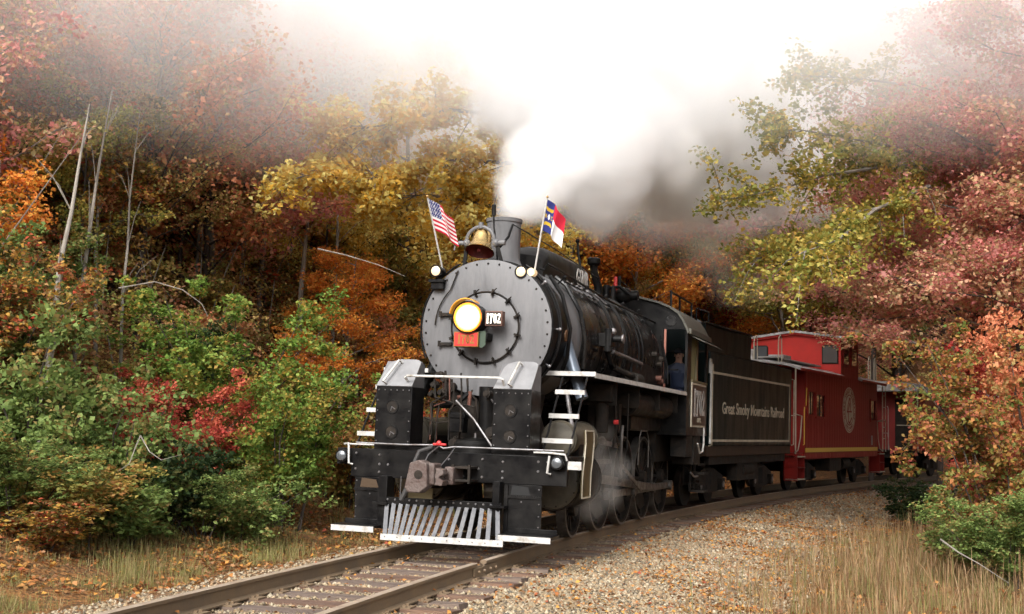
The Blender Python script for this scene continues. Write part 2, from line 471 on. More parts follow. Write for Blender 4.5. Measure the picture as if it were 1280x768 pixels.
def vehicle_matrix(x, y, th, ro):
    t, r = rad(th), rad(ro)
    return Matrix(((math.cos(t)*math.cos(r), math.sin(t), math.sin(r)*math.cos(t), x),
                   (-math.sin(t)*math.cos(r), math.cos(t), -math.sin(r)*math.sin(t), y),
                   (-math.sin(r), 0, math.cos(r), .75*math.sin(r)), (0,0,0,1)))

# ------------------------------------------------------------------ ground
def np_mesh(name, V, F, m, attrs=None, smooth=False):
    V = np.asarray(V, np.float32); F = np.asarray(F, np.int32); k = F.shape[1]
    me = bpy.data.meshes.new(name)
    me.vertices.add(len(V)); me.vertices.foreach_set('co', V.ravel())
    me.loops.add(F.size); me.loops.foreach_set('vertex_index', F.ravel())
    me.polygons.add(len(F)); me.polygons.foreach_set('loop_start', np.arange(0, F.size, k, dtype=np.int32))
    if smooth: me.polygons.foreach_set('use_smooth', np.ones(len(F), bool))
    me.update(calc_edges=True)
    for q in (m if isinstance(m, (list, tuple)) else [m]): me.materials.append(q)
    for n, a in (attrs or {}).items():
        at = me.attributes.new(n, 'FLOAT', 'POINT'); at.data.foreach_set('value', np.asarray(a, np.float32))
    return me

def ground_material():
    m, N, L = newmat('woodland_soil')
    out = N.new('ShaderNodeOutputMaterial'); p = N.new('ShaderNodeBsdfPrincipled'); L.new(p.outputs[0], out.inputs[0])
    p.inputs['Roughness'].default_value = .95; p.inputs['Specular IOR Level'].default_value = .15
    tc = N.new('ShaderNodeTexCoord')
    def nz(sc, det=6):
        n = N.new('ShaderNodeTexNoise'); n.inputs['Scale'].default_value = sc; n.inputs['Detail'].default_value = det; n.inputs['Roughness'].default_value = .7
        L.new(tc.outputs['Object'], n.inputs['Vector']); return n
    a = nz(9); cr = N.new('ShaderNodeValToRGB'); e = cr.color_ramp.elements
    for i, (q, c) in enumerate(((.3,(.035,.022,.013)),(.45,(.10,.055,.025)),(.55,(.19,.085,.03)),(.68,(.26,.13,.05)))):
        if i >= 2: e.new(q)
        e[i].position = q; e[i].color = (*c, 1)
    L.new(a.outputs[0], cr.inputs[0])
    vo = N.new('ShaderNodeTexVoronoi'); vo.inputs['Scale'].default_value = 20; L.new(tc.outputs['Object'], vo.inputs['Vector'])
    st = N.new('ShaderNodeValToRGB'); e = st.color_ramp.elements
    for i, (q, c) in enumerate(((0,(.16,.12,.09)),(.35,(.30,.25,.19)),(.65,(.38,.33,.26)),(1,(.22,.15,.10)))):
        if i >= 2: e.new(q)
        e[i].position = q; e[i].color = (*c, 1)
    sx = N.new('ShaderNodeSeparateColor'); L.new(vo.outputs['Color'], sx.inputs[0]); L.new(sx.outputs[0], st.inputs[0])
    at = N.new('ShaderNodeAttribute'); at.attribute_name = 'ballast'
    mx = N.new('ShaderNodeMix'); mx.data_type = 'RGBA'
    L.new(at.outputs['Fac'], mx.inputs['Factor']); L.new(cr.outputs[0], mx.inputs['A']); L.new(st.outputs[0], mx.inputs['B'])
    L.new(mx.outputs['Result'], p.inputs['Base Color'])
    b = N.new('ShaderNodeBump'); b.inputs['Strength'].default_value = .8; b.inputs['Distance'].default_value = .04
    L.new(vo.outputs['Distance'], b.inputs['Height']); L.new(b.outputs[0], p.inputs['Normal'])
    return m
SOIL = ground_material()
ss = np.concatenate([np.linspace(-95, -12, 20), np.arange(-11, 36, .35), np.linspace(37, 190, 60)])
uu = np.concatenate([[-900,-500,-260,-190,-120,-90,-70], np.arange(-55, -14, 2.0), np.arange(-13, 9.5, .3), [10,12,14,18,24,30,45,70,100,118]])
S_, U_ = np.meshgrid(ss, uu, indexing='ij')
Z_ = ground_z(S_, U_)
# far rim goes to the horizon
V = trk_np(S_, U_, Z_).reshape(-1, 3)
ni, nj = S_.shape
I, J = np.meshgrid(np.arange(ni-1), np.arange(nj-1), indexing='ij')
a = (I*nj+J).ravel()
F = np.stack([a, a+1, a+nj+1, a+nj], -1)
bal = np.clip(1-(np.abs(U_.ravel()-.9)-2.2)/.8, 0, 1)
gnd = bpy.data.objects.new('ground', np_mesh('ground', V, F, SOIL, {'ballast': bal}, True))
link(gnd, kind='structure', label='leaf-strewn ground rising into a wooded bank behind the track')

# far sheet to the horizon, below the modelled ground
fg = G().add([(-1500,-1500,-1.2),(1500,-1500,-1.2),(1500,1500,-1.2),(-1500,1500,-1.2)], [(0,1,2,3)])
fg.obj('far_ground', SOIL, kind='structure', label='distant woodland floor reaching the horizon')

# ------------------------------------------------------------------ railway track
track = empty('railway_track', (0, 0, 0), label='curving single railway track of two rusty rails on wooden sleepers', cat='railway track', kind='structure')
prof = [(-.07,-.175),(.07,-.175),(.07,-.162),(.012,-.145),(.010,-.045),(.036,-.035),(.037,-.006),(.028,0),(-.028,0),(-.037,-.006),(-.036,-.035),(-.010,-.045),(-.012,-.145),(-.07,-.162)]
def rail(u0, s0, s1, name):
    st = np.arange(s0, s1+.01, .5); V = []; F = []; MI = []; n = len(prof)
    for s in st:
        for (a, b) in prof: V.append(trk(s, u0+a, b))
    for k in range(len(st)-1):
        for i in range(n):
            j = (i+1) % n; F.append((k*n+i, (k+1)*n+i, (k+1)*n+j, k*n+j)); MI.append(1 if i in (6, 7, 8) else 0)
    F.append(tuple(range(n))); MI.append(0); F.append(tuple(range((len(st)-1)*n+n-1, (len(st)-1)*n-1, -1))); MI.append(0)
    g = G(); g.v = V; g.f = F; g.m = MI
    return g.obj(name, [RAILM, RAILT], track, auto=25)
SJ = -1.15
rail(.755, -30, SJ, 'rail'); rail(.755, SJ+.012, 95, 'rail'); rail(-.755, -30, 95, 'rail')
g = G()
for du in (-.03, .03):
    P = [trk(SJ+k, .755+du, -.1) for k in np.linspace(-.45, .45, 5)]
    for a, b in zip(P[:-1], P[1:]): g.bar(a, b, .02, .085)
for k in (-.33, -.12, .12, .33):
    p = trk(SJ+k, .755+.045, -.1); q = trk(SJ+k, .755+.07, -.1); g.cyl(p, q, .016, n=8)
g.obj('joint_bar', RAILM, track)
tie_me = []
for k in range(4):
    g = G(); r = random.Random(k); n = 9
    V = []
    for i in range(n):
        x = -1.3+2.6*i/(n-1); e = .012
        for (yy, zz) in ((-.115, -.33), (.115, -.33), (.115, -.175), (-.115, -.175)):
            V.append((x+(r.uniform(-.03,.03) if i in (0, n-1) else 0), yy+r.uniform(-e, e), zz+r.uniform(-e, e)*.6))
    F = [tuple(range(3,-1,-1)), tuple(range((n-1)*4, n*4))]
    for i in range(n-1):
        for j in range(4): F.append((i*4+j, i*4+(j+1)%4, (i+1)*4+(j+1)%4, (i+1)*4+j))
    tie_me.append(g.add(V, F).mesh('sleeper', TIEM if k % 2 else TIEM2, 30))
gp = G().box((-.17,-.095,-.176),(.17,.095,-.160))
for a in (-.1,.1):
    for b in (-.05,.05): gp.box((a-.014,b-.014,-.161),(a+.014,b+.014,-.142))
plate_me = gp.mesh('tie_plate', RAILM, 30)
TIES = []; R2 = random.Random(3); s = -9.0
while s < 62: TIES.append(s); s += .56 + R2.uniform(-.04,.04)
TIES = np.array(TIES); k = 0
for s in TIES:
    th = TT + K*s
    o = bpy.data.objects.new('sleeper', tie_me[k % 4]); du = R2.uniform(-.07, .07)
    p = trk(s, du, 0)
    o.location = p + np.array([0,0,R2.uniform(-.012,.006)])
    o.rotation_euler = (0, CANT, -th + R2.uniform(-.02,.02))
    link(o, track)
    if s < 14:
        for u0 in (-.755, .755):
            q = bpy.data.objects.new('tie_plate', plate_me); q.location = (u0-du, 0, 0); link(q, o)
    k += 1

# ------------------------------------------------------------------ ballast stones, litter, grass (uncountable)
def stones(N, smin, smax, umin, umax, size, seed, pw=1.0, wfun=None, zoff=0):
    r = np.random.default_rng(seed)
    s = smin + (smax-smin)*r.random(N)**pw; u = r.uniform(umin, umax, N)
    if wfun is not None:
        kk = r.random(N) < wfun(s, u); s, u = s[kk], u[kk]
    n = len(s); z = ground_z(s, u) + r.uniform(-.3, .5, n)*size + zoff
    C = trk_np(s, u, z)
    base = np.array([(1,0,0),(-1,0,0),(0,1,0),(0,-1,0),(0,0,1),(0,0,-1)], float)
    B = base[None]*(1+r.uniform(-.45,.45,(n,6,3))) + r.uniform(-.35,.35,(n,6,3))
    sc = size*r.uniform(.45,1.25,(n,1,1)); B = B*sc*np.array([1,1,.75])
    ang = r.uniform(0, 2*PI, n); ca, sa = np.cos(ang), np.sin(ang)
    X = B[...,0]*ca[:,None]-B[...,1]*sa[:,None]; Y = B[...,0]*sa[:,None]+B[...,1]*ca[:,None]
    V = np.stack([X, Y, B[...,2]], -1) + C[:,None]
    f = np.array([(0,2,4),(2,1,4),(1,3,4),(3,0,4),(2,0,5),(1,2,5),(3,1,5),(0,3,5)])
    F = (f[None] + (np.arange(n)*6)[:,None,None]).reshape(-1,3)
    return V.reshape(-1,3), F, np.repeat(r.random(n), 6)
def cat_geo(parts):
    V, F, A = [], [], []; o = 0
    for v, f, a in parts: V.append(v); F.append(f+o); A.append(a); o += len(v)
    return np.concatenate(V), np.concatenate(F), np.concatenate(A)
def offtie(s, u):   # stones fill the cribs and the shoulder, few on sleeper tops
    return np.where((np.abs(u) < 1.33) & (np.abs(s[:,None]-TIES[None]).min(1) < .125), .12+.15*np.sin(s*3.1)*np.sin(u*2.3+s), 1.0)
def fade(s, u): return np.clip(1-(u-3.0)/1.6, .12, 1)
V, F, A = cat_geo([
    stones(52000, -6.5, 7, 1.2, 4.3, .029, 1, 1.0, fade),
    stones(30000, -6.5, 9, -1.45, 1.45, .026, 2, 1.0, offtie, .02),
    stones(4000, -6.5, 9, -2.4, -1.4, .026, 5),
    stones(30000, 7, 26, 1.2, 4.4, .036, 3, 1.2, fade)])
st = bpy.data.objects.new('ballast', np_mesh('ballast', V, F, STONEM, {'rnd': A}))
link(st, kind='stuff', label='pale tan crushed stone ballast beside and between the rails', cat='ballast')

def leaf_geo(C, size, r, tilt=.6, up=None, fold=.25, droop=0.0):
    """folded leaf quads: C centres (n,3)"""
    n = len(C); az = r.uniform(0, 2*PI, n)
    d = np.stack([np.cos(az), np.sin(az), r.normal(-droop, tilt*.5, n)], -1); d /= np.linalg.norm(d, axis=1)[:,None]
    nrm = np.stack([r.normal(0, tilt, n), r.normal(0, tilt, n), np.ones(n)], -1)
    w = np.cross(nrm, d); w /= np.linalg.norm(w, axis=1)[:,None]; nn = np.cross(d, w)
    L = size*r.uniform(.6, 1.3, n)[:,None]; W = L*.36
    p0 = C - d*L*.5; p2 = C + d*L*.5 - nn*L*.1; p1 = C - d*L*.05 + w*W + nn*L*fold*.5; p3 = C - d*L*.05 - w*W + nn*L*fold*.5
    V = np.stack([p0, p1, p2, p3], 1).reshape(-1, 3)
    F = np.arange(n*4).reshape(n, 4)
    return V, F
def litter(N, smin, smax, umin, umax, size, seed, wf=None, lift=.02):
    r = np.random.default_rng(seed); s = r.uniform(smin, smax, N); u = r.uniform(umin, umax, N)
    if wf is not None:
        k = r.random(N) < wf(s, u); s, u = s[k], u[k]
    k = r.random(len(s)) < np.clip(.55+.6*np.sin(s*1.7+u*1.1)*np.sin(u*1.9-s*.6), .12, 1); s, u = s[k], u[k]
    C = trk_np(s, u, ground_z(s, u) + lift + r.random(len(s))**2*.05)
    V, F = leaf_geo(C, size, r, .55)
    return V, F, np.repeat(r.random(len(s)), 4)
V, F, A = cat_geo([
    litter(44000, -4, 30, -7.5, -2.0, .075, 11, lambda s, u: np.clip((-u-1.8)/1.6, .1, 1)),
    litter(44000, -9, 45, -16, -6.5, .10, 12),
    litter(17000, -6, 14, 1.3, 4.5, .05, 13, lambda s, u: np.clip((u-.4)/3, .05, 1), .035),
    litter(7000, 8, 34, 1.3, 6.5, .07, 14, None, .035),
    litter(1200, -6, 9, -1.5, 1.5, .05, 15, None, .06),
    litter(5000, -5, 20, 3.5, 10, .07, 16)])
lt = bpy.data.objects.new('leaf_litter', np_mesh('leaf_litter', V, F, LITTERM, {'rnd': A}))
link(lt, kind='stuff', label='brown and orange fallen leaves covering bank and ballast', cat='fallen leaves')

def grass(N, smin, smax, umin, umax, h, wd, seed, m, name, label, wf=None, bend=.35, seedhead=False):
    r = np.random.default_rng(seed); s = r.uniform(smin, smax, N); u = r.uniform(umin, umax, N)
    # tufts
    nt = max(20, N//28); ts, tu = r.uniform(smin, smax, nt), r.uniform(umin, umax, nt); k = r.integers(0, nt, N); q = r.random(N) < .75
    s = np.where(q, ts[k]+r.normal(0,.09,N), s); u = np.where(q, tu[k]+r.normal(0,.09,N), u)
    if wf is not None:
        kk = r.random(len(s)) < wf(s, u); s, u = s[kk], u[kk]
    n = len(s); C = trk_np(s, u, ground_z(s, u)-.02)
    H = h*r.uniform(.35, 1.15, n)*np.clip(.62+.4*np.sin(s*1.9+u*2.3)+.25*np.sin(s*4.3-u*3.1), .2, 1.2); az = r.uniform(0, 2*PI, n); bd = np.abs(r.normal(0, bend, n))
    side = np.stack([-np.sin(az), np.cos(az), np.zeros(n)], -1); out = np.stack([np.cos(az), np.sin(az), np.zeros(n)], -1)
    rows = []
    for t, ww in ((0,1),(.4,.85),(.75,.55),(1.0,.08)):
        c = C + out*(bd*t*t*H)[:,None]; c[:,2] += H*t*(1-.25*bd*t)
        w_ = wd*ww if not (seedhead and t == .75) else wd*1.5
        rows += [c-side*w_/2, c+side*w_/2]
    V = np.stack(rows, 1).reshape(-1, 3)
    f = np.array([(0,1,3,2),(2,3,5,4),(4,5,7,6)])
    F = (f[None]+(np.arange(n)*8)[:,None,None]).reshape(-1,4)
    o = bpy.data.objects.new(name, np_mesh(name, V, F, m, {'rnd': np.repeat(r.random(n), 8)}))
    return link(o, kind='stuff', label=label, cat='grass')
grass(34000, -4.5, 15, 3.2, 9.5, .58, .0065, 21, GRASSM, 'dry_grass', 'tall straw-coloured dry grass in the lower right foreground',
      lambda s, u: np.clip((u-2.9-np.maximum(s,0)*.05+.4*np.sin(s*1.3))/1.7, 0, 1)*np.clip(.75+.4*np.sin(s*2.7+u*1.9), .2, 1)*np.clip(1.25-s/18, 0, 1), .3, True)
grass(9000, -4.5, 12, 4.0, 9.5, .3, .009, 22, GRASSL, 'green_grass', 'short green grass among the dry stalks at lower right')
grass(42000, -9, 6, -6.2, -2.2, .26, .006, 23, GRASSL, 'verge_grass', 'short straw and green grass on the left verge of the track',
      lambda s, u: np.clip((-u-2.1)/.7, 0, 1)*np.clip((6-s)/6, 0.1, 1), .5)
grass(5000, 0, 14, -6.5, -3.2, .42, .012, 24, GRASSL, 'bank_grass', 'arching green and tan grass tufts on the leafy bank foot', None, .8)

# ------------------------------------------------------------------ steam locomotive (x = to its left side / picture right, y = towards its cab, z up from rail)
LX, LY, LTH, LRO = -.741, 16.068, 18.1, 2.18
LM_ = vehicle_matrix(LX, LY, LTH, LRO)
loco = empty('steam_locomotive', mtx=LM_, label='black steam locomotive with grey smokebox front and lit headlight, trailing steam', cat='steam locomotive')
def P(g, name, m, bev=0, parent=None, auto=35, label=None):
    o = g.obj(name, m, parent or loco, bev, auto)
    if label: o['label'] = label
    return o
def rivets(pts, r=.011, axis='y', d=-1, h=.008, n=6):
    g = G()
    for p in pts:
        q = list(p); i = 'xyz'.index(axis); q[i] += d*h
        g.cyl(p, q, r, r*.6, n=n)
    return g

# --- frame and pilot
P(G().box((-.46,.12,.72),(-.36,10.3,1.18)).box((.36,.12,.72),(.46,10.3,1.18)), 'main_frame', SOOT)
P(G().box((-.36,2.0,.9),(.36,10.2,1.15)).box((-.36,1.1,.95),(.36,2.6,1.5)), 'frame_casting', SOOT)
P(G().box((-1.45,0,.83),(1.45,.10,1.19)), 'pilot_beam', BLACK, .008)
P(G().box((-1.43,.10,1.15),(1.43,1.15,1.185)), 'front_deck', BLACK, .004)
P(rivets([(-1.38,0,1.13),(-1.38,0,.93),(-1.05,0,1.12),(-1.05,0,1.0),(-1.05,0,.9),(-.93,0,1.0),(.62,0,1.1),(.62,0,.98),(.62,0,.9),(1.08,0,1.12),(1.08,0,1.0),(1.2,0,1.12),(1.36,0,1.13),(-.1,0,1.1),(.1,0,.9),(.35,0,1.12),(.35,0,.9),(.3,0,1.0)],.018,h=.014,n=8), 'beam_bolts', STEEL)
for sgn, a, b in ((-1,-1.38,-.93),(1,.66,1.14)):
    g = G()
    g.prism([(a,.83),(a+.02 if sgn<0 else a,.24),(b,.24),(b,.83)], 'y', -.012, .02)
    o = P(g, 'pilot_wing', BLACK, .003)
    P(G().box((a,-.028,.66),(b,-.012,.69)).box(((b-.05) if sgn<0 else a,-.035,.24),(b if sgn<0 else a+.05,-.012,.83)), 'wing_rib', BLACK, parent=o)
    P(rivets([(a+.03,-.012,.78),(a+.03,-.012,.6),(a+.03,-.012,.45),(a+.03,-.012,.32),(b-.03,-.02,.78),(b-.03,-.02,.6),(b-.03,-.02,.45),(b-.03,-.02,.32),(a+.22,-.012,.62),(a+.2,-.012,.28)],.011), 'wing_rivets', STEEL, parent=o)
    # flat patch, coloured like the dark inside an opening
    P(G().prism([(a+.08,.70),(a+.34,.70),(a+.30,.80),(a+.1,.82)], 'y', -.0135, -.012), 'slot_patch', mat('slot_dark' if sgn<0 else 'slot_dark2', (.05,.03,.015) if sgn<0 else (.01,.01,.01), .9), parent=o)
P(G().box((-.98,-.16,.2),(-.86,.08,.86)), 'pilot_post', BLACK, .004); P(G().box((.55,-.16,.2),(.64,.08,.86)), 'pilot_post', BLACK, .004)
P(G().box((-1.04,-.2,.50),(-.84,-.05,.53)).box((.52,-.2,.54),(.72,-.05,.57)), 'post_shelf', BLACK)
for a, b in ((-1.50,-.92),(.72,1.38)):
    o = P(G().box((a,-.38,.215),(b,-.02,.245)).box((a+.02,-.04,.245),(b-.02,-.02,.30)), 'footboard', BLACK, .004)
    P(G().box((a,-.395,.165),(b,-.38,.235)), 'white_edge', WHITE, parent=o)
cow = P(G().box((-.88,-.14,.50),(.66,-.10,.60)), 'cowcatcher', BLACK, .004, label='slatted cowcatcher with white bottom bar')
P(G().bar((-.80,-.43,.125),(.80,-.43,.135),.02,.075), 'bottom_bar', WHITE, parent=cow)
P(rivets([(-.74+1.48*i/9,-.44,.13) for i in range(10)],.010), 'bar_rivets', STEEL, parent=cow)
P(rivets([(-.85+1.48*i/15,-.14,.57) for i in range(16)],.016,h=.014), 'top_rivets', STEEL, parent=cow)
for i in range(16):
    t = i/15; ut = -.87+1.48*t; ub = ut+.12-.15*math.sin(PI*t)
    P(G().bar((ut,-.115,.54),(ub,-.42,.14),.052,.018), 'slat', SLAT, parent=cow)

# --- coupler
cp = P(G().box((-.02,-.36,.80),(.10,.05,1.02)).box((-.34,-.62,.80),(-.05,-.36,1.06)), 'coupler', COUPL, .02, label='rusty knuckle coupler')
P(G().prism([(-.40,.76),(-.34,1.06),(-.22,1.10),(-.12,1.06),(-.10,.78),(-.2,.70),(-.36,.70)], 'y', -.70, -.50), 'knuckle', COUPL, .015, parent=cp)
P(G().prism([(-.12,.80),(-.12,1.02),(.04,.99),(.06,.93),(0,.9),(0,.88),(.06,.85),(.04,.79)], 'y', -.58, -.40), 'guard_arm', COUPL, .012, parent=cp)
P(G().cyl((-.22,-.705,.92),(-.22,-.69,.92),.055,n=14).box((-.08,-.583,.94),(-.04,-.579,.99)).box((-.08,-.583,.83),(-.04,-.579,.88)), 'pocket_patch', SOOT, parent=cp)  # dark patches stand for the shade inside the coupler's openings
P(G().box((.07,-.30,.84),(.30,.0,.87)).box((.07,-.30,1.0),(.30,0,1.03)).box((.05,-.31,.82),(.085,-.27,1.05)).box((.27,-.31,.82),(.30,-.27,1.05)), 'carrier', SOOT, .004, parent=cp)
P(G().tube([(-.2,-.55,1.08),(-.2,-.45,1.16),(-.2,-.12,1.26)],.008,6).tube([(-.05,-.40,1.03),(-.02,-.2,1.15),(.0,-.05,1.26)],.007,6), 'lift_chain', STEEL, parent=cp)
P(G().tube([(-1.36,-.06,1.265),(-.7,-.06,1.262),(-.22,-.1,1.275),(-.14,-.1,1.235),(0,-.1,1.26),(.7,-.06,1.262),(1.42,-.06,1.265)],.011,6), 'uncoupling_rod', STEEL)
P(G().tube([(-.28,.05,1.18),(-.30,-.12,1.24),(-.42,-.22,1.19),(-.46,-.26,1.05),(-.47,-.3,.9),(-.50,-.34,.75),(-.58,-.36,.58)],[.028,.028,.027,.027,.033,.035,.03],9), 'air_hose', mat('rubber_hose',(.03,.028,.027),.7))
P(G().tube([(-.28,-.1,1.285),(-.1,-.12,1.285)],.016,6).ball((-.2,-.11,1.30),.035,8), 'valve_handle', REDV)
P(G().tube([(-.72,-.05,.86),(-.72,-.06,.6)],.006,5), 'chain', STEEL)
# yellowed plate seen under the beam
P(G().box((-.84,.5,.55),(-.5,.52,.78)), 'brass_plate', mat('dull_brass_plate',(.22,.17,.08),.6))

# --- white grab irons on the beam, corner lamps
for g_, nm in ((G().tube([(-1.56,.02,1.24),(-1.47,-.06,1.25),(-1.46,-.07,1.22),(-1.45,-.07,1.0),(-1.40,-.05,.985)],.014,8), 'grab_iron'),
               (G().tube([(-1.55,.05,1.24),(-1.0,.05,1.245),(-.98,.05,1.2)],.011,8), 'grab_iron'),
               (G().tube([(1.24,-.07,1.20),(1.22,-.08,.99),(1.25,-.04,.975)],.015,8), 'grab_iron'),
               (G().tube([(1.03,-.04,1.235),(1.25,-.07,1.235),(1.43,-.04,1.22),(1.45,-.02,1.15)],.013,8), 'grab_iron')):
    P(g_, nm, WHITE)
for x, z in ((-1.55,1.09),(1.34,1.115)):
    o = P(G().cyl((x,-.09,z),(x,.06,z),.085,n=20).box((x-.1,.0,z-.11),(x+.1,.1,z+.1)), 'corner_lamp', BLACK, .006)
    P(G().lathe([(.068,0),(.06,.02),(.03,.032),(.004,.035)], (x,-.09,z), (0,-1,0), 20), 'lens', DLENS, parent=o)
P(G().box((1.4,.02,1.04),(1.62,.06,1.14)), 'step_plate', WHITE)

# --- grey-topped step boxes
for x0, x1 in ((-1.14,-.64),(.46,.96)):
    xm = (x0+x1)/2
    bx = P(G().box((x0,.0,1.19),(x1,.42,2.0)), 'step_box', BLACK, .006)
    sl = (.32, .36)
    # rounded-top sloping plate
    L = math.hypot(*sl); out = [(x0,0),(x1,0),(x1,L-.09)] + [(x1-.09+.09*math.cos(t), L-.09+.09*math.sin(t)) for t in (PI*.17,PI*.33,PI*.5)] + [(x0+.2+.0*t, L) for t in (0,)] + [(x0+.2-.15*math.sin(t)*1.0, L-.15*(1-math.cos(t))) for t in (PI*.25,PI*.42)]
    g = G(); n = len(out); V = []
    for off in (0, .014):
        for a_, b_ in out:
            t = b_/L; V.append((a_, -.006+sl[0]*t - off*.75, 2.0+sl[1]*t + off*.6))
    g.add(V, [tuple(range(n)), tuple(range(2*n-1,n-1,-1))] + [(i, i+n, (i+1)%n+n, (i+1)%n) for i in range(n)])
    P(g, 'cover_plate', GREYL, 0, parent=bx)
    P(G().prism([(0.0,2.0),(.42,2.0),(.42,2.3),(.31,2.34)], 'x', x0+.008, x1-.008), 'box_top', GREY, parent=bx)
    P(rivets([(x0+.04+(x1-x0-.08)*i/5, 0, 1.955) for i in range(6)]+[(x0+.03,0,1.3+.13*i) for i in range(5)]+[(x1-.03,0,1.3+.13*i) for i in range(5)],.010,h=.01), 'rivets', STEEL, parent=bx)
    for z in (1.74, 1.42):
        P(G().lathe([(.092,0),(.092,.012),(.072,.012),(.072,.0)], (xm-.02,0,z), (0,-1,0), 20, cap=False), 'hole_rim', BLACK, parent=bx)
        P(G().cyl((xm-.02,-.002,z),(xm-.02,-.006,z),.072,n=20), 'hole_disc', SOOT, parent=bx)  # dark disc stands for the shade inside the opening
        P(G().tube([(xm-.03,-.012,z-.05),(xm-.02,-.014,z),(xm+.03,-.012,z-.03)],.006,5), 'handle', STEEL, parent=bx)
    if x0 < 0: a, b = (x0+.14,-.02,2.04), (x0+.24,.25,2.32)
    else: a, b = (x1-.26,-.02,2.04), (x1-.20,.22,2.32)
    P(G().tube([a,(a[0]-.02,a[1]-.06,a[2]+.02),(b[0]-.02,b[1]-.06,b[2]+.03),b],.015,8), 'grab_iron', WHITE, parent=bx)
    P(G().box((x0+.05,.0,1.19),(x1+.3,.02,1.24)), 'base_angle', BLACK, parent=bx)
P(G().tube([(-.72,.02,2.08),(-.73,-.04,2.12),(-.70,-.05,2.14),(.55,-.05,2.14),(.59,-.04,2.12),(.59,.02,2.05)],.016,8), 'front_handrail', WHITE)
# --- clutter between the boxes
P(G().lathe([(.30,0),(.30,.12),(.27,.16),(.10,.19),(.02,.2)], (.02,.62,1.18), (0,0,1), 24), 'air_reservoir_cap', BLACK)
P(G().cyl((.02,.62,1.38),(.02,.62,1.44),.018), 'cap_stud', STEEL)
P(G().tube([(-.62,.7,1.78),(-.3,.55,1.79),(-.18,.5,1.84),(-.08,.55,1.95)],.035,8), 'exhaust_pipe', BLACK)
P(G().box((-.28,.42,1.44),(-.08,.6,1.70)).box((-.3,.41,1.62),(-.06,.6,1.69)), 'lubricator', BLACK, .012)
P(G().tube([(-.15,.3,1.85),(.1,.3,1.62),(.38,.25,1.28)],.014,6), 'brace_rod', STEEL)
P(G().tube([(.18,.7,1.9),(.42,.5,1.7)],.014,6), 'brace_rod', STEEL)
P(G().tube([(-.5,.3,1.8),(-.46,.28,1.6),(-.5,.28,1.4),(-.56,.3,1.22)],.013,6).tube([(-.38,.3,1.78),(-.40,.28,1.5),(-.42,.3,1.22)],.010,6).tube([(-.6,.35,1.62),(-.45,.4,1.55),(-.3,.45,1.58)],.012,6), 'small_pipes', SOOT)
P(G().tube([(-.06,.55,1.78),(-.05,.55,1.98)],.025,8).tube([(-.24,.6,1.9),(-.05,.6,1.92)],.025,8), 'rusty_pipe', RUSTC)
for dx, dz in ((-.52,2.05),(-.42,1.95),(-.55,1.93),(-.38,2.12),(-.46,2.18)):
    P(G().ball((dx,.5,dz),(.07,.08,.055),8).cyl((dx,.42,dz),(dx,.38,dz),.03,n=8), 'valve', SOOT)
P(G().box((-.5,1.05,1.2),(.5,1.12,2.0)), 'saddle_plate', SOOT)
rq = random.Random(21)
for k in range(9):
    x0_, x1_ = rq.uniform(-.58,-.1), rq.uniform(-.58,.1); z0_, z1_ = rq.uniform(1.9,2.25), rq.uniform(1.22,1.7); yy = rq.uniform(.3,.8)
    P(G().tube([(x0_,yy,z0_),(x0_+.03,yy-.03,(z0_+z1_)/2+.1),(x1_,yy-.02,(z0_+z1_)/2),(x1_,yy,z1_)], rq.uniform(.009,.018), 6), 'copper_pipe' if k in (2,6) else 'air_pipe', RUSTC if k in (2,6) else SOOT)
for x_, z_, r_q in ((-.30,2.02,.07),(-.22,1.30,.06),(.30,1.45,.08),(.22,1.95,.05)):
    P(G().cyl((x_,.42,z_),(x_,.56,z_),r_q,n=12).cyl((x_,.40,z_),(x_,.42,z_),r_q*.6,n=8).cyl((x_,.5,z_-r_q*1.8),(x_,.5,z_+r_q*1.6),.02,n=6), 'pilot_valve', SOOT)
P(G().cyl((.12,.75,1.55),(.12,.75,2.05),.11,n=16).cyl((.12,.75,1.48),(.12,.75,1.55),.13,n=16), 'feed_filter', BLACK)
P(G().lathe([(.62,0),(.5,.4),(.55,.7)], (0,1.9,1.3), (0,0,1), 20), 'smokebox_saddle', SOOT)

# --- smokebox
SC = (0, .92, 2.85); R0 = .93
P(G().lathe([(R0-.03,.03),(R0,.05),(R0,.30),(R0+.022,.30),(R0+.022,.40),(R0,.40),(R0,1.55)], SC, (0,1,0), 72), 'smokebox', BLACK, auto=30)
P(G().lathe([(R0+.003,0),(R0+.003,.80)], (0,1.65,2.85), (0,1,0), 64, cap=False), 'grey_wrapper', GREY)
P(G().lathe([(R0-.02,.035),(R0-.012,.008),(R0-.03,0),(.50,-.004),(.49,-.02),(.46,-.032),(.2,-.05),(.01,-.055)], SC, (0,1,0), 72), 'smokebox_front', GREY, auto=25)
P(rivets([(.865*math.cos(2*PI*(i+.5)/34), .922, 2.85+.865*math.sin(2*PI*(i+.5)/34)) for i in range(34)],.0165,h=.018,n=8), 'rivets', SOOT)
P(G().lathe([(.475,0),(.49,-.018),(.475,-.03),(.462,-.018),(.475,0)], (0,.905,2.85), (0,1,0), 48, cap=False), 'door_ring', SOOT)
for i in range(12):
    t = 2*PI*(i+.5)/12+.05; c, s_ = math.cos(t), math.sin(t)
    p = (.475*c, .86, 2.85+.475*s_)
    g = G().bar((.43*c,.865,2.85+.43*s_), (.52*c,.865,2.85+.52*s_), .035, .03).cyl((p[0],.88,p[2]),(p[0],.82,p[2]),.017,n=6)
    g.tube([(p[0]+.01,.82,p[2]),(p[0]+.035*s_+.04,.80,p[2]+.05)],.008,5)
    P(g, 'door_clamp', SOOT)
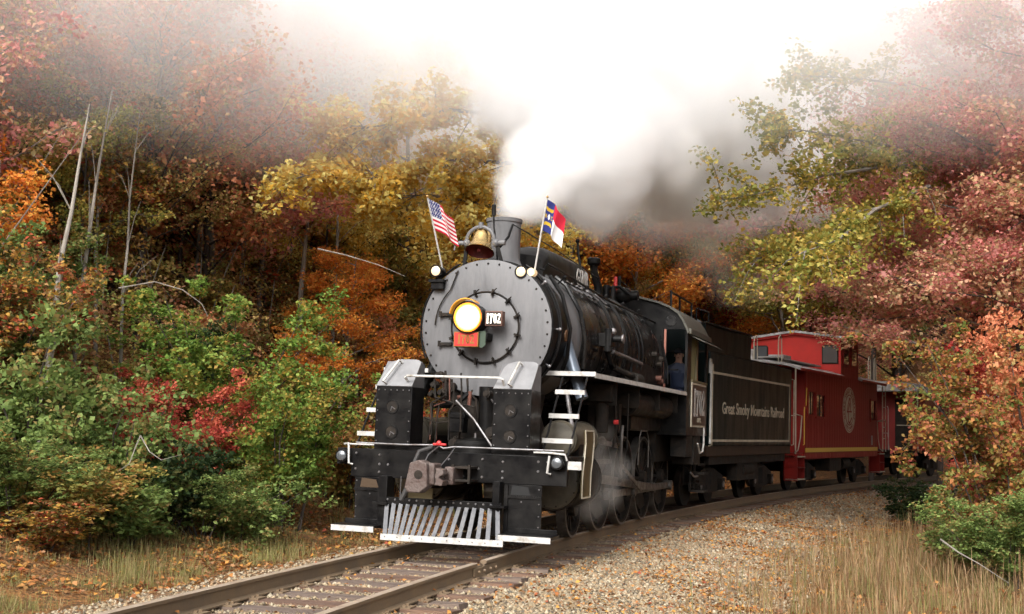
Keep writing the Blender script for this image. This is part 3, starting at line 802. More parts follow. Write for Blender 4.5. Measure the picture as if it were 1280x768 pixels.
for z in (2.62, 3.02):
    P(G().box((-.64,.86,z-.02),(-.46,.90,z+.02)).cyl((-.64,.87,z-.04),(-.64,.87,z+.04),.022,n=8), 'door_hinge', SOOT)
P(G().tube(arcpts((0,2.85),.985,62,-40,26,'xz',1.15),.014,8), 'smokebox_handrail', BLACK)
P(G().tube(arcpts((0,2.85),.985,118,205,24,'xz',1.05),.014,8), 'smokebox_handrail', BLACK)
P(G().tube([(-.42,.9,3.62)]+arcpts((0,2.85),.72,125,178,10,'xz',.89)[2:],.009,6), 'conduit', SOOT)
for t in (40, 0, -30, 150, 190):
    c, s_ = math.cos(rad(t)), math.sin(rad(t)); P(G().cyl((.9*c,1.1,2.85+.9*s_),(1.0*c,1.1,2.85+1.0*s_),.012,n=6).ball((.985*c,1.1,2.85+.985*s_),.026,8), 'rail_post', STEEL)
P(G().cyl((.90,1.6,2.80),(.945,1.6,2.80),.085,n=20), 'washout_plug', mat('brown_cap',(.14,.07,.03),.5))

# --- headlight, number boards
hl = P(G().lathe([(.15,.02),(.19,0),(.205,-.18),(.215,-.34),(.20,-.345),(.19,-.30)], (-.135,.90,2.955), (0,1,0), 32, cap=False), 'headlight', BLACK, label='large round headlight, lit warm yellow')
P(G().lathe([(.19,0),(.12,.09),(.02,.12)], (-.135,.60,2.955), (0,1,0), 32, cap=False), 'reflector', AMBER, parent=hl)
P(G().lathe([(.150,-.02),(.145,-.03),(.10,-.042),(.005,-.05)], (-.135,.595,2.955), (0,1,0), 32), 'lens', LENS, parent=hl)
P(G().lathe([(.178,0),(.176,-.012),(.150,-.024),(.150,-.0)], (-.135,.595,2.955), (0,1,0), 32, cap=False), 'lens_ring', LENS2, parent=hl)
P(G().lathe([(.178,-.003),(.192,-.003),(.192,-.02),(.178,-.02),(.178,-.003)], (-.135,.575,2.955), (0,1,0), 32, cap=False), 'amber_rim', AMBER, parent=hl)  # rim coloured with the lamp's amber glow
g = G(); pts = arcpts((-.15,2.975),.218,50,175,16,'xz',.5); n = len(pts)
for (a, b) in zip(pts[:-1], pts[1:]): g.add([a,b,(b[0],.66,b[2]),(a[0],.66,a[2]),(a[0]*1.0-.0,.5,a[2]+.012),(b[0],.5,b[2]+.012),(b[0],.66,b[2]+.012),(a[0],.66,a[2]+.012)],[(0,1,2,3),(4,7,6,5),(0,4,5,1),(3,2,6,7)])
P(g, 'hood', AMBER, parent=hl)  # hood tinted and faintly glowing to carry the lamp's light
P(G().box((-.32,.66,2.66),(.12,.92,2.76)), 'lamp_bracket', BLACK, .01)
nb = P(G().box((.09,.62,2.845),(.33,.74,3.045)), 'number_board', mat('board_frame_brown',(.10,.045,.03),.5), .008)
P(G().box((.11,.612,2.865),(.31,.625,3.025)), 'board_face', BLACKG, parent=nb)
digits('1702', .125, M_front(.21,.609,2.945), mat('board_digits_lit',(.9,.85,.75),.4,emit=(1,.9,.75),estr=.35), nb, w=.043, sw=.017, ext=.004)
rp = P(G().box((-.33,.60,2.565),(.015,.64,2.765)), 'number_plate', GOLD, .003, label='red number plate with gold border')
P(G().box((-.318,.592,2.577),(.003,.602,2.753)), 'plate_face', PLRED, parent=rp)
P(G().prism([(-.32,2.56),(.06,2.56),(.10,2.6),(.10,2.78),(.0,2.78),(.0,2.77),(-.32,2.56)], 'y', .645,.66), 'plate_bracket', mat('green_bracket',(.03,.05,.03),.6), parent=rp)
digits('1702', .115, M_front(-.158,.590,2.665), GOLD, rp, w=.05, sw=.018, ext=.004)

# --- bell
bc = (-.135, .95)
bell = P(G().lathe([(.03,.28),(.09,.275),(.122,.24),(.13,.18),(.137,.09),(.16,.02),(.193,-.03),(.202,-.043),(.193,-.047)], (*bc,3.92), (0,.42,1), 36, cap=False), 'bell', BRASS, label='polished brass bell', auto=40)
P(G().lathe([(.19,-.042),(.15,.04),(.12,.11),(.01,.18)], (*bc,3.92), (0,.42,1), 30, cap=False).ball((-.135,.92,3.90),.035,8), 'bell_inside', OXRED, parent=bell)
P(G().tube(arcpts((-.135,4.02),.20,-20,200,16,'xz',.95),.026,8).cyl((-.135,.95,4.2),(-.135,.95,4.28),.035), 'bell_yoke', GREY, parent=bell)
P(G().cyl((-.46,.95,4.0),(-.32,.95,4.0),.032,n=10).cyl((.05,.95,4.0),(.22,.95,4.0),.036,n=10).ball((-.33,.95,4.0),.055,10).ball((.09,.95,4.0),.055,10).tube([(-.46,.95,4.0),(-.49,.94,3.98),(-.50,.93,3.90)],.012,6), 'bell_pivot', GREY, parent=bell)
P(G().bar((-.36,.96,3.62),(-.33,.96,4.0),.03,.05).bar((.22,.97,3.60),(.09,.96,4.0),.03,.05).box((-.38,.93,3.66),(.24,1.1,3.72)), 'bell_stand', BLACK, .004, parent=bell)
P(G().tube([(.07,1.1,3.75),(.05,1.1,3.95),(.0,1.1,4.25),(-.01,1.1,4.42)],.012,6).cyl((-.01,1.1,4.40),(-.01,1.1,4.55),.03,.028,n=10), 'cleaning_rod', BLACK)
P(G().tube([(.13,1.0,3.95),(.18,1.2,4.12),(.22,1.25,4.3)],.018,7), 'bell_lever', BLACK)
P(G().tube([(.22,1.25,4.3),(.3,3.0,4.22),(.42,5.2,4.05)],.009,5), 'bell_cord', BLACK)

# --- stack
P(G().lathe([(.34,0),(.27,.06),(.238,.14),(.233,.3),(.24,.66),(.253,.66),(.256,.71),(.235,.715),(.22,.71),(.21,.3)], (-.03,1.62,3.72), (0,0,1), 40, cap=False), 'smokestack', GREY, auto=40)

# --- class lamps with brackets
for i, (x, y, z, lx) in enumerate(((-.70,.80,3.60,0),(.47,.92,3.60,0))):
    o = P(G().cyl((x,y,z),(x,y+.18,z),.075,n=18).lathe([(.085,0),(.085,-.025),(.07,-.025)], (x,y,z), (0,1,0), 18, cap=False).box((x-.11,y,z-.15),(x+.11,y+.2,z-.11)).box((x-.08,y+.03,z-.24),(x+.09,y+.18,z-.14)).cyl((x,y+.1,z-.14),(x,y+.1,z-.05),.04,n=10), 'class_lamp', BLACK, .003)
    P(G().lathe([(.066,0),(.062,-.012),(.03,-.024),(.003,-.026)], (x,y-.012,z), (0,1,0), 18), 'lens', MLENS, parent=o)
    if i: P(G().cyl((x+.13,y+.02,z+.0),(x+.13,y+.14,z),.055,n=14), 'side_lens', MLENS, parent=o)
P(G().tube([(-.72,.98,3.47),(-.8,1.05,3.4),(-.9,1.1,3.2)],.012,6), 'lamp_arm', BLACK)

# --- dome casing with lettering
g = G(); prof_c = [(-.36,3.55),(-.36,3.98),(-.33,4.11),(-.24,4.18),(0,4.21),(.24,4.18),(.33,4.11),(.36,3.98),(.36,3.55)]
st_ = [(2.35,-.16),(2.5,-.04),(2.7,.0),(4.6,.02),(4.88,-.02),(5.0,-.10),(5.04,-.22)]
V = []
for y, dz in st_:
    for a_, b_ in prof_c: V.append((a_*(1 if dz>-.1 else .93), y, b_+(dz if b_>3.6 else 0)))
n = len(prof_c); F = [tuple(range(n)), tuple(range(len(V)-1, len(V)-1-n, -1))]
for k in range(len(st_)-1):
    for i in range(n-1): F.append((k*n+i, k*n+i+1, (k+1)*n+i+1, (k+1)*n+i))
P(g.add(V, F), 'dome_casing', BLACK, .0, auto=40)
o = text_obj('GSMR', .36, M_side(.378,4.40,3.92), WHITE, loco, sx=.78, off=.008)
P(G().tube([(.05,5.35,4.05),(.08,5.35,4.25),(.02,5.4,4.5),(.0,5.4,4.7)],.022,8).ball((.0,5.4,4.7),.04,8), 'pop_valve_pipe', BLACK)
P(G().tube([(0,6.9,3.85),(.0,6.9,4.08),(-.05,6.75,4.35),(-.05,6.72,4.5)],[.10,.075,.07,.07],10).lathe([(.09,0),(.12,.04),(.12,.12),(.08,.14)], (-.05,6.72,4.46), (0,0,1), 14), 'safety_valve', BLACK)
P(G().cyl((.1,7.1,3.9),(.1,7.1,4.15),.07).cyl((.25,7.0,3.85),(.25,7.0,4.1),.05).tube([(.1,7.1,4.1),(.35,7.1,4.12),(.5,7.2,4.0)],.03,7), 'pop_valve', BLACK)
P(G().cyl((.18,7.45,4.05),(.18,7.45,4.35),.035,n=8), 'whistle', REDV)
P(G().cyl((.22,7.6,4.05),(.22,7.6,4.38),.03,n=8), 'whistle', BLACK)
P(G().ball((.35,7.4,4.0),(.17,.2,.15),14).cyl((.35,7.4,4.0),(.62,7.4,4.0),.09,n=12).cyl((.2,7.4,3.8),(.2,7.4,4.0),.08,n=10), 'generator', BLACK)

# --- boiler
P(G().lathe([(.935,0),(.97,.02),(.97,2.3),(1.0,3.0),(1.02,5.1)], (0,2.42,2.85), (0,1,0), 72, cap=False), 'boiler', BLACKG, auto=30)
for y in (2.45, 3.45, 4.35, 5.15, 5.35, 6.3, 7.1):
    r = np.interp(y-2.42, [0,2.3,3.0,5.1],[.97,.97,1.0,1.02])+.008
    P(G().lathe([(r,0),(r+.004,.005),(r+.004,.05),(r,.055)], (0,y,2.85), (0,1,0), 64, cap=False), 'boiler_band', BLACK)
P(G().box((-1.0,5.4,1.55),(1.0,7.9,2.85)), 'firebox', BLACK, .03)
P(G().tube([(.60,1.55,3.72),(.66,1.5,3.78),(.74,1.7,3.74),(.78,4.5,3.60),(.82,8.0,3.56)],.017,8), 'boiler_handrail', BLACK)
for y in (2.0, 3.2, 4.4, 5.6, 6.8):
    P(G().cyl((.60,y,3.50),(.79,y,3.68),.012,n=6).ball((.77,y,3.66),.03,8), 'rail_post', BLACK)
P(G().tube([(.70,1.5,3.62),(.88,1.52,3.35),(1.0,1.55,2.9),(.95,1.6,2.5),(.85,1.7,2.3)],.028,8).tube([(.62,1.5,3.70),(.55,1.48,3.72)],.02,6), 'injector_pipe', BLACK)
P(G().tube([(.55,2.3,3.70),(.72,2.25,3.58),(.93,2.3,3.2),(1.0,2.35,2.8),(.97,2.4,2.4)],.032,8), 'steam_pipe', BLACKG)
for k, y in enumerate((3.85, 4.0, 4.7, 4.83, 5.75, 6.05)):
    P(G().tube(arcpts((0,2.85),1.03,62,-22,18,'xz',y),.016+.004*(k%2),7), 'boiler_pipe', BLACK)
for k, (y0, y1, dz) in enumerate(((2.2,5.6,.0),(2.6,6.8,-.05),(3.0,7.6,-.09))):
    P(G().tube([(.70+.03*k,y0,3.63+dz),(.71+.03*k,(y0+y1)/2,3.60+dz),(.73+.03*k,y1,3.55+dz)],.013,6), 'sand_pipe', BLACK)
for y in (2.5,2.75,3.05,3.3,3.7,4.2):
    P(G().cyl((.62,y,3.66),(.80,y+.12,3.52),.018,n=6).ball((.66,y,3.64),.035,6), 'clip', STEEL)
cv = P(G().box((.94,3.25,2.78),(1.16,3.5,2.98)).cyl((1.1,3.3,2.7),(1.1,3.3,3.05),.06,n=12).cyl((1.1,3.38,2.9),(1.32,3.38,2.9),.05,n=12).tube([(1.08,3.35,2.72),(1.1,3.5,2.55),(1.05,3.8,2.50)],.045,8), 'check_valve', BLACK, .008)
P(G().cyl((1.30,3.38,2.9),(1.325,3.38,2.9),.07,n=12).ball((1.12,3.5,3.02),.06,8), 'wheel_handle', STEEL, parent=cv)
P(G().cyl((1.12,3.5,2.72),(1.1,5.6,2.66),.035,n=8), 'feed_pipe', STEEL)
P(G().tube([(1.05,3.9,2.5),(1.2,4.2,2.42),(1.22,4.6,2.4)],.05,8).cyl((1.2,4.5,2.35),(1.2,5.0,2.35),.11,n=14), 'injector', SOOT)
P(G().cyl((.88,1.75,2.75),(1.18,1.62,1.95),.085,n=14), 'delivery_pipe', mat('blue_grey_pipe',(.10,.12,.15),.35,.3))
P(G().cyl((-.88,1.75,2.75),(-1.18,1.62,1.95),.085,n=14), 'delivery_pipe', BLACK)
P(G().tube([(1.0,1.5,2.0),(1.12,1.3,1.65),(1.2,1.15,1.45)],.03,8), 'drain_pipe', STEEL)
for y, z in ((7.35,2.5),(7.35,2.75),(7.5,2.45),(7.5,2.85),(6.9,2.9)):
    P(G().cyl((1.0,y,z),(1.1,y,z),.05,n=10), 'washout_plug', RUSTC if z < 2.6 else SOOT)
P(G().tube([(1.1,7.6,2.42),(1.1,7.6,2.8),(1.05,7.5,3.2)],.02,6).tube([(1.14,7.7,2.42),(1.13,7.7,2.7),(1.0,7.7,3.3)],.018,6), 'gauge_pipe', BLACK)

# --- running boards
for sg in (1, -1):
    rb = P(G().box((.80*sg if sg>0 else -1.43,1.30,2.235),(1.43 if sg>0 else -.80,8.0,2.262)), 'running_board', BLACK, .002)
    P(G().box((1.43*sg-.0 if sg>0 else -1.445,1.30,2.225),(1.445 if sg>0 else -1.43,8.0,2.29)), 'white_edge', WHITE, parent=rb)
    P(G().box((.68 if sg>0 else -1.62,1.28,2.245),(1.445 if sg>0 else -.95,1.30,2.305)), 'white_edge', WHITE, parent=rb)
    lo, hi = (.99, 1.33) if sg > 0 else (-1.60, -1.24)
    ld = P(G().bar((lo,1.30,2.24),(lo,.45,1.20),.022,.022).bar((hi,1.30,2.24),(hi,.45,1.20),.022,.022), 'front_ladder', BLACK)
    for k, z in enumerate((2.02, 1.70, 1.38)):
        y = .45+.85*(z-1.2)/1.04
        P(G().box((lo-.03,y-.07,z-.03),(hi+.03,y-.03,z+.03)), 'rung', WHITE, parent=ld)
# deep shade below the running board: reservoirs, brackets
P(G().cyl((1.08,4.6,1.98),(1.08,7.6,1.98),.20,n=20), 'air_reservoir', SOOT)
P(G().cyl((-1.08,3.0,1.98),(-1.08,7.6,1.98),.20,n=20), 'air_reservoir', SOOT)
for y in (2.9, 4.4, 6.0, 7.6): P(G().box((.7,y,1.9),(1.35,y+.03,2.23)).box((-1.35,y,1.9),(-.7,y+.03,2.23)), 'bracket', SOOT)
P(G().box((.95,2.75,1.95),(1.3,3.15,2.2)).cyl((1.12,2.95,1.5),(1.12,2.95,1.95),.10,n=14), 'air_pump', SOOT, .01)
P(G().tube([(1.3,2.9,2.1),(1.32,3.0,1.8),(1.3,3.1,1.5),(1.31,3.3,1.3)],.014,6).tube([(1.2,3.3,2.2),(1.25,3.3,1.7),(1.2,3.4,1.3)],.02,6).tube([(1.34,3.7,2.1),(1.34,3.7,1.25)],.012,6), 'small_pipes', SOOT)
P(G().cyl((1.3,3.0,1.66),(1.36,3.0,1.66),.035,n=10), 'red_valve', REDV)

# --- cylinders
for sg in (1, -1):
    cyl = P(G().lathe([(.40,0),(.41,.02),(.41,.06),(.39,.06),(.39,1.02),(.41,1.02),(.41,1.08)], (.93*sg,1.12,.86), (0,1,0), 36), 'cylinder', SOOT, auto=30)
    P(G().lathe([(.385,0),(.37,-.02),(.34,-.03),(.08,-.045),(.01,-.05)], (.93*sg,1.12,.86), (0,1,0), 36), 'cylinder_cover', CYL, parent=cyl)
    P(rivets([(.93*sg+.35*math.cos(2*PI*i/14),1.098,.86+.35*math.sin(2*PI*i/14)) for i in range(14)],.014,h=.02), 'cover_studs', SOOT, parent=cyl)
    vc = P(G().lathe([(.24,0),(.25,.02),(.25,.06),(.23,.06),(.23,1.15),(.25,1.15)], (1.03*sg,1.05,1.40), (0,1,0), 28), 'valve_chest', CYL, auto=30)
    P(G().lathe([(.235,0),(.22,-.03),(.12,-.05),(.01,-.055)], (1.03*sg,1.05,1.40), (0,1,0), 28), 'chest_cover', CYL, parent=vc)
    P(G().box((.8*sg if sg>0 else -1.25,1.3,.95),(1.25 if sg>0 else -.8,2.1,1.4)), 'chest_block', SOOT, .02)
    if sg > 0:
        sh = [(1.0,1.52),(1.03,1.36),(.98,1.15),(.92,.98),(.90,.82),(.90,.66)]; wv = .42
        out = [(y-.10,z) for y, z in sh] + [(y-.10+wv,z) for y, z in sh[::-1]]
        o = P(G().prism([(a_-.0,b_) for a_, b_ in out], 'x', 1.41, 1.43), 'cylinder_shield', mat('shield_olive',(.05,.042,.02),.35,col2=(.10,.07,.03),scale=5))
        P(G().strip(out+[out[0]], .02, 'x', 1.43, 1.44), 'white_lining', CREAM, parent=o)

# --- wheels
def wheel(name, r, u, v, spokes, parent, m=SOOT, wd=.13, crank=0, dish=1, drop=0):
    sg = 1 if u > 0 else -1
    o = G().lathe([(r-.07,0),(r,0),(r,wd),(r-.07,wd),(r-.07,0)], (u-sg*wd/2,v,r+drop), (sg,0,0), 40, cap=False).obj(name, STEEL if m is None else m, parent, auto=30)
    G().lathe([(r-.015,0),(r+.002,0),(r+.002,wd+.012),(r-.03,wd+.012)], (u-sg*wd/2,v,r+drop), (sg,0,0), 40, cap=False).obj('tyre', TYRE, o, auto=30)
    g = G()
    for i in range(spokes):
        t = 2*PI*i/spokes; g.bar((u,v+.1*math.cos(t),r+drop+.1*math.sin(t)), (u,v+(r-.05)*math.cos(t),r+drop+(r-.05)*math.sin(t)), .05, .045)
    if spokes: g.obj('spokes', m, o)
    else: G().lathe([(.1,.02),(r-.06,.0),(r-.06,.03),(.1,.06)], (u-sg*wd/4,v,r+drop), (sg,0,0), 30).obj('wheel_plate', m, o)
    G().cyl((u-sg*.1,v,r+drop),(u+sg*.12,v,r+drop),.12,n=18).obj('hub', m, o, .005)
    if crank:
        G().prism([(v-crank*.62,r+drop-.32),(v-crank*.1,r+drop-.55),(v+crank*.3,r+drop-.5),(v,r+drop-.2)], 'x', u-sg*.03, u+sg*.05).obj('counterweight', m, o)
    return o
RODM = mat('oily_rod_steel', (.13,.12,.11), .35, .6, col2=(.05,.042,.035), scale=8, rough2=.65)
TYRE = mat('worn_tyre_rim', (.16,.15,.14), .45, .6, col2=(.07,.06,.05), scale=6)
for sg in (1, -1):
    wheel('leading_wheel', .42, .755*sg, 2.62, 10, loco)
    for v in (4.15, 5.70, 7.25, 8.80):
        wheel('driving_wheel', .725, .755*sg, v, 14, loco, crank=1)
    P(G().box((.93*sg if sg>0 else -1.0,4.0,.50),(1.0 if sg>0 else -.93,9.0,.62)), 'side_rod', RODM, .01)
    P(G().bar((.99*sg+.04*sg,2.75,.86),(.99*sg+.04*sg,7.25,.56),.06,.13), 'main_rod', RODM, .01)
    P(G().box((.9*sg if sg>0 else -1.06,2.55,.75),(1.06 if sg>0 else -.9,2.95,.98)), 'crosshead', RODM, .01)
    P(G().box((.9*sg if sg>0 else -1.06,2.2,1.04),(1.06 if sg>0 else -.9,3.9,1.10)), 'guide_bar', RODM)
    P(G().tube([(1.12*sg,4.3,1.62),(1.13*sg,4.2,1.3),(1.12*sg,4.25,1.0),(1.1*sg,4.35,.75)],.03,6).bar((1.1*sg,2.4,1.40),(1.1*sg,4.3,1.3),.04,.07).bar((1.14*sg,5.7,.58),(1.14*sg,4.25,1.0),.03,.06), 'valve_gear', RODM)
    P(G().box((.6*sg if sg>0 else -1.1,4.15,1.5),(1.1 if sg>0 else -.6,4.3,1.95)), 'motion_bracket', SOOT)
    P(G().tube([(1.18*sg,5.2,1.0),(1.2*sg,5.2,1.45),(1.2*sg,5.3,1.55),(1.2*sg,5.75,1.55),(1.2*sg,5.9,1.4),(1.2*sg,5.9,.95)],.012,6), 'reach_rod', RODM)
    for v in (4.15,5.7,7.25,8.8): P(G().cyl((.9*sg,v,.56),(1.05*sg,v,.56),.09,n=14), 'crank_pin', RODM)
P(G().box((-.7,2.55,.36),(.7,2.69,.48)), 'leading_axle', SOOT)
for v in (4.15,5.7,7.25,8.8): P(G().cyl((-.7,v,.725),(.7,v,.725),.09), 'driving_axle', SOOT)
P(G().cyl((-.7,2.62,.42),(.7,2.62,.42),.07), 'leading_axle', SOOT)
P(G().box((-.9,7.9,1.0),(.9,9.6,1.6)), 'ashpan', SOOT)

# --- cab
def roofz(u):
    a = abs(u)
    return np.interp(a, [0,.5,.9,1.1,1.27,1.36,1.44,1.47],[4.10,4.05,3.95,3.87,3.76,3.63,3.47,3.39])
us_ = [-1.47,-1.44,-1.36,-1.27,-1.1,-.9,-.5,0,.5,.9,1.1,1.27,1.36,1.44,1.47]
g = G()
outer = [(u, roofz(u)) for u in us_]; inner = [(u*.985, roofz(u)-.035) for u in us_[::-1]]
V = []; n = len(us_)
for y in (7.92, 10.35):
    V += [(u, y, z) for u, z in outer] + [(u, y, z) for u, z in inner]
N2 = 2*n; F = []
for i in range(N2):
    j = (i+1) % N2; F.append((i, j, j+N2, i+N2))
for b_ in (0, N2):
    for i in range(n-1): F.append((b_+i, b_+i+1, b_+N2-2-i, b_+N2-1-i))
P(g.add(V, F), 'cab_roof', CABROOF, auto=50)
P(G().box((1.45,8.0,3.36),(1.50,10.3,3.46)), 'roof_gutter', CABROOF, .004)
P(G().prism([(1.45,3.36),(1.70,3.24),(1.70,3.225),(1.45,3.34)], 'y', 8.3, 10.4), 'awning', CABROOF)
# front wall with door openings on both sides (outline pieces)
g = G()
prof_f = [(u, roofz(u)-.03) for u in us_ if abs(u) <= 1.0 or True]
top = [(u, roofz(u)-.03) for u in (-.98,-.9,-.5,0,.5,.9,.98)]
g.prism([(-.98,1.5),(.98,1.5)]+top[::-1], 'y', 8.0, 8.04)
for sg in (1,-1):
    g.prism([(.98*sg,3.44),(1.42*sg,3.44),(1.34*sg,3.62),(1.25*sg,3.73),(1.09*sg,3.83),(.98*sg,3.87)], 'y', 8.0, 8.04)
    g.box((.98*sg if sg>0 else -1.44,8.0,1.5),(1.44 if sg>0 else -.98,8.04,2.30))
P(g, 'cab_front_wall', BLACK)
for sg in (1,-1):
    P(G().box((1.0 if sg>0 else -1.04,7.985,2.30),(1.04 if sg>0 else -1.0,8.0,3.44)), 'door_post', PINKP)
    P(G().box((1.395 if sg>0 else -1.44,7.99,2.30),(1.44 if sg>0 else -1.395,8.05,3.44)), 'corner_post', BLACK)
    P(G().box((1.42*sg-.02,8.04,1.5),(1.42*sg+.02,10.25,2.52)).box((1.42*sg-.02,8.04,3.32),(1.42*sg+.02,10.25,3.42)).box((1.42*sg-.02,8.04,2.5),(1.42*sg+.02,8.42,3.34)).box((1.42*sg-.02,10.12,2.5),(1.42*sg+.02,10.25,3.34)), 'cab_side', BLACK, .0)
P(G().box((1.44,8.42,2.5),(1.47,10.1,2.54)).box((1.40,9.0,2.54),(1.44,9.06,3.32)), 'window_sill', mat('sill_wood',(.12,.10,.05),.6))
P(G().box((1.405,8.44,2.54),(1.415,9.0,3.32)), 'window_curtain', mat('curtain_green',(.20,.20,.09),.85,col2=(.10,.09,.05),scale=3,stretch=(1,6,.3)))
P(G().box((1.395,9.1,2.54),(1.402,9.35,3.32)), 'window_curtain', mat('curtain_brown',(.22,.11,.06),.85))
P(G().box((-1.4,8.04,1.9),(1.4,10.3,1.96)), 'cab_floor', CINT)
P(G().box((-.75,8.04,1.96),(.75,8.6,3.6)), 'backhead', CINT, .05)
P(G().box((-1.40,8.05,1.96),(-1.39,10.2,3.3)), 'cab_lining', CINT)
P(G().cyl((1.12,7.985,3.60),(1.12,8.0,3.60),.10,n=20), 'front_porthole', BLACKG)
P(G().cyl((1.2,7.9,2.68),(1.2,7.9,2.70),.10,n=16), 'hand_wheel', BLACK)
npn = P(G().box((1.445,8.42,1.66),(1.465,9.95,2.49)), 'number_panel', CREAM)
P(G().box((1.466,8.47,1.70),(1.470,9.90,2.45)), 'panel_face', mat('panel_brown_black',(.025,.014,.012),.35), parent=npn)
digits('1702', .46, M_side(1.471,9.18,2.12), WHITE, npn, w=.26, sw=.085, ext=.004)
text_obj('GSMR', .13, M_side(1.471,9.18,1.79), CREAM, npn, sx=1.3)
for (y0, y1) in ((8.35,9.35),(9.9,10.3)):
    z = roofz(.75)+.0
    g = G().bar((.78,y0,z+.42),(.78,y1,z+.42),.035,.035)
    for y in ([y0,(y0+y1)/2,y1] if y1-y0>.6 else [y0,y1]): g.bar((.78,y,z-.1),(.78,y,z+.42),.035,.035)
# luggage rails on the cab roof
for (a_, b_, u) in ((8.15,10.3,1.08),):
    z = 3.86
    g = G().tube([(u,a_,z),(u,a_,z+.29),(u,b_,z+.29),(u,b_,z)],.022,6).tube([(u,(a_+b_)/2-.2,z),(u,(a_+b_)/2-.2,z+.29)],.02,6)
    P(g, 'roof_rail', BLACK)
P(G().tube([(1.50,10.32,1.35),(1.50,10.34,1.5),(1.50,10.34,2.98),(1.50,10.3,3.03),(1.50,10.16,3.03),(1.50,10.14,2.95),(1.50,10.14,2.75)],.020,8), 'cab_handrail', WHITE)
P(G().tube([(1.48,9.72,1.66),(1.48,9.72,1.35),(1.48,9.62,1.2),(1.48,9.3,1.17),(1.48,9.05,1.35)],.018,8), 'cab_step_rail', WHITE)
P(G().box((1.0,9.0,.95),(1.42,9.7,1.5)).box((1.1,8.3,1.1),(1.4,8.9,1.5)), 'equipment_box', SOOT, .01)
P(G().box((1.2,9.75,.40),(1.5,10.25,.44)).box((1.2,9.75,.75),(1.5,10.25,.79)).box((1.2,9.75,.4),(1.24,9.8,1.5)).box((1.2,10.2,.4),(1.24,10.25,1.5)), 'cab_steps', SOOT)
P(G().tube([(1.35,9.1,.8),(1.38,9.3,.72),(1.38,9.7,.72)],.02,6), 'grab_iron', STEEL)
P(G().box((-1.3,9.6,1.15),(1.3,10.9,1.35)), 'drag_box', SOOT)

# ------------------------------------------------------------------ flags on the class lamps
def flag(base, topp, size, waver, colour, mats, label, lean, seed):
    """base/top of the staff in locomotive coordinates"""
    B, T = LM_ @ Vector(base), LM_ @ Vector(topp)
    e = empty('flag', B, label=label, cat='flag')
    d = T - B
    G().tube([(0,0,0), d*.5, d], .012, 8).obj('flag_pole', WHITE, e)
    G().ball(d*1.01, .02, 8).obj('finial', BRASS, e)
    W, H = size; nx, nz = 60, 39; g = G(); V = []
    dn = d.normalized(); fly = (LM_.to_3x3() @ Vector((lean[0], lean[1], lean[2]))).normalized(); nrm = fly.cross(dn).normalized()
    for j in range(nz+1):
        for i in range(nx+1):
            s, t = i/nx, j/nz
            p = d - dn*(H*t+.02) + fly*(W*s*(1-.25*s)) - dn*(W*.75*s*(.5+.5*s)*(1-.15*t)) + nrm*(waver*math.sin(s*9+t*2.0+seed)*s**.6) + fly*(-.04*math.sin(s*9+seed)*s)
            V.append(p)
    F = []
    for j in range(nz):
        for i in range(nx): F.append((j*(nx+1)+i, j*(nx+1)+i+1, (j+1)*(nx+1)+i+1, (j+1)*(nx+1)+i)); g.m.append(colour((i+.5)/nx, (j+.5)/nz))
    g.v = [tuple(q) for q in V]; g.f = F
    me = bpy.data.meshes.new('cloth'); me.from_pydata(g.v, [], g.f)
    for q in mats: me.materials.append(q)
    me.polygons.foreach_set('material_index', g.m); me.polygons.foreach_set('use_smooth', [True]*len(F))
    o = bpy.data.objects.new('cloth', me); so = o.modifiers.new('thickness', 'SOLIDIFY'); so.thickness = .004
    link(o, e)
def cloth_mat(n, c): return ramp_mat(n, [c, c], .85, .35)
FR, FW, FB, FY = cloth_mat('flag_red', (.62,.03,.06)), cloth_mat('flag_white', (.8,.8,.8)), cloth_mat('flag_blue', (.035,.045,.20)), cloth_mat('flag_gold', (.62,.42,.04))
def us_flag(s, t):
    if s < .40 and t < 7/13:
        ss_, tt_ = s/.40*11+.5, t/(7/13)*9+.5
        i, j = round(ss_-.5), round(tt_-.5)
        i, j = int(ss_), int(tt_)
        return 1 if ((i+j) % 2 == 0 and abs(ss_-i-.5) < .33 and abs(tt_-j-.5) < .38) else 2
    return 0 if int(t*13) % 2 == 0 else 1
def nc_flag(s, t):
    if s < .36:
        x, y = s/.36-.5, t-.5
        if .12 < abs(y) < .30 and abs(x) < .42 and abs(abs(y)-.21-.35*x*x) < .055: return 3     # gold ribbons
        if abs(y) < .085 and abs(x) < .11 and abs(x)+abs(y) < .13: return 1                     # star
        if abs(y) < .07 and .24 < abs(x) < .42:                                                # gold letters N and C
            if x < 0: return 3 if (abs(x+.40) < .03 or abs(x+.27) < .03 or abs(y-(x+.335)*.9) < .02) else 2
            return 3 if (abs(x-.27) < .03 or abs(abs(y)-.06) < .02) else 2
        return 2
    return 0 if t < .5 else 1
flag((-.66,.92,3.66), (-.75,.50,4.56), (.36,.44), .025, us_flag, [FR,FW,FB,FY], 'American stars and stripes flag on the staff left of the bell', (1,.5,0), 1.0)
flag((.60,1.05,3.50), (.79,.95,4.60), (.36,.42), .03, nc_flag, [FR,FW,FB,FY], 'blue, red and white state flag on the leaning staff right of the smokestack', (1,.5,0), 2.4)

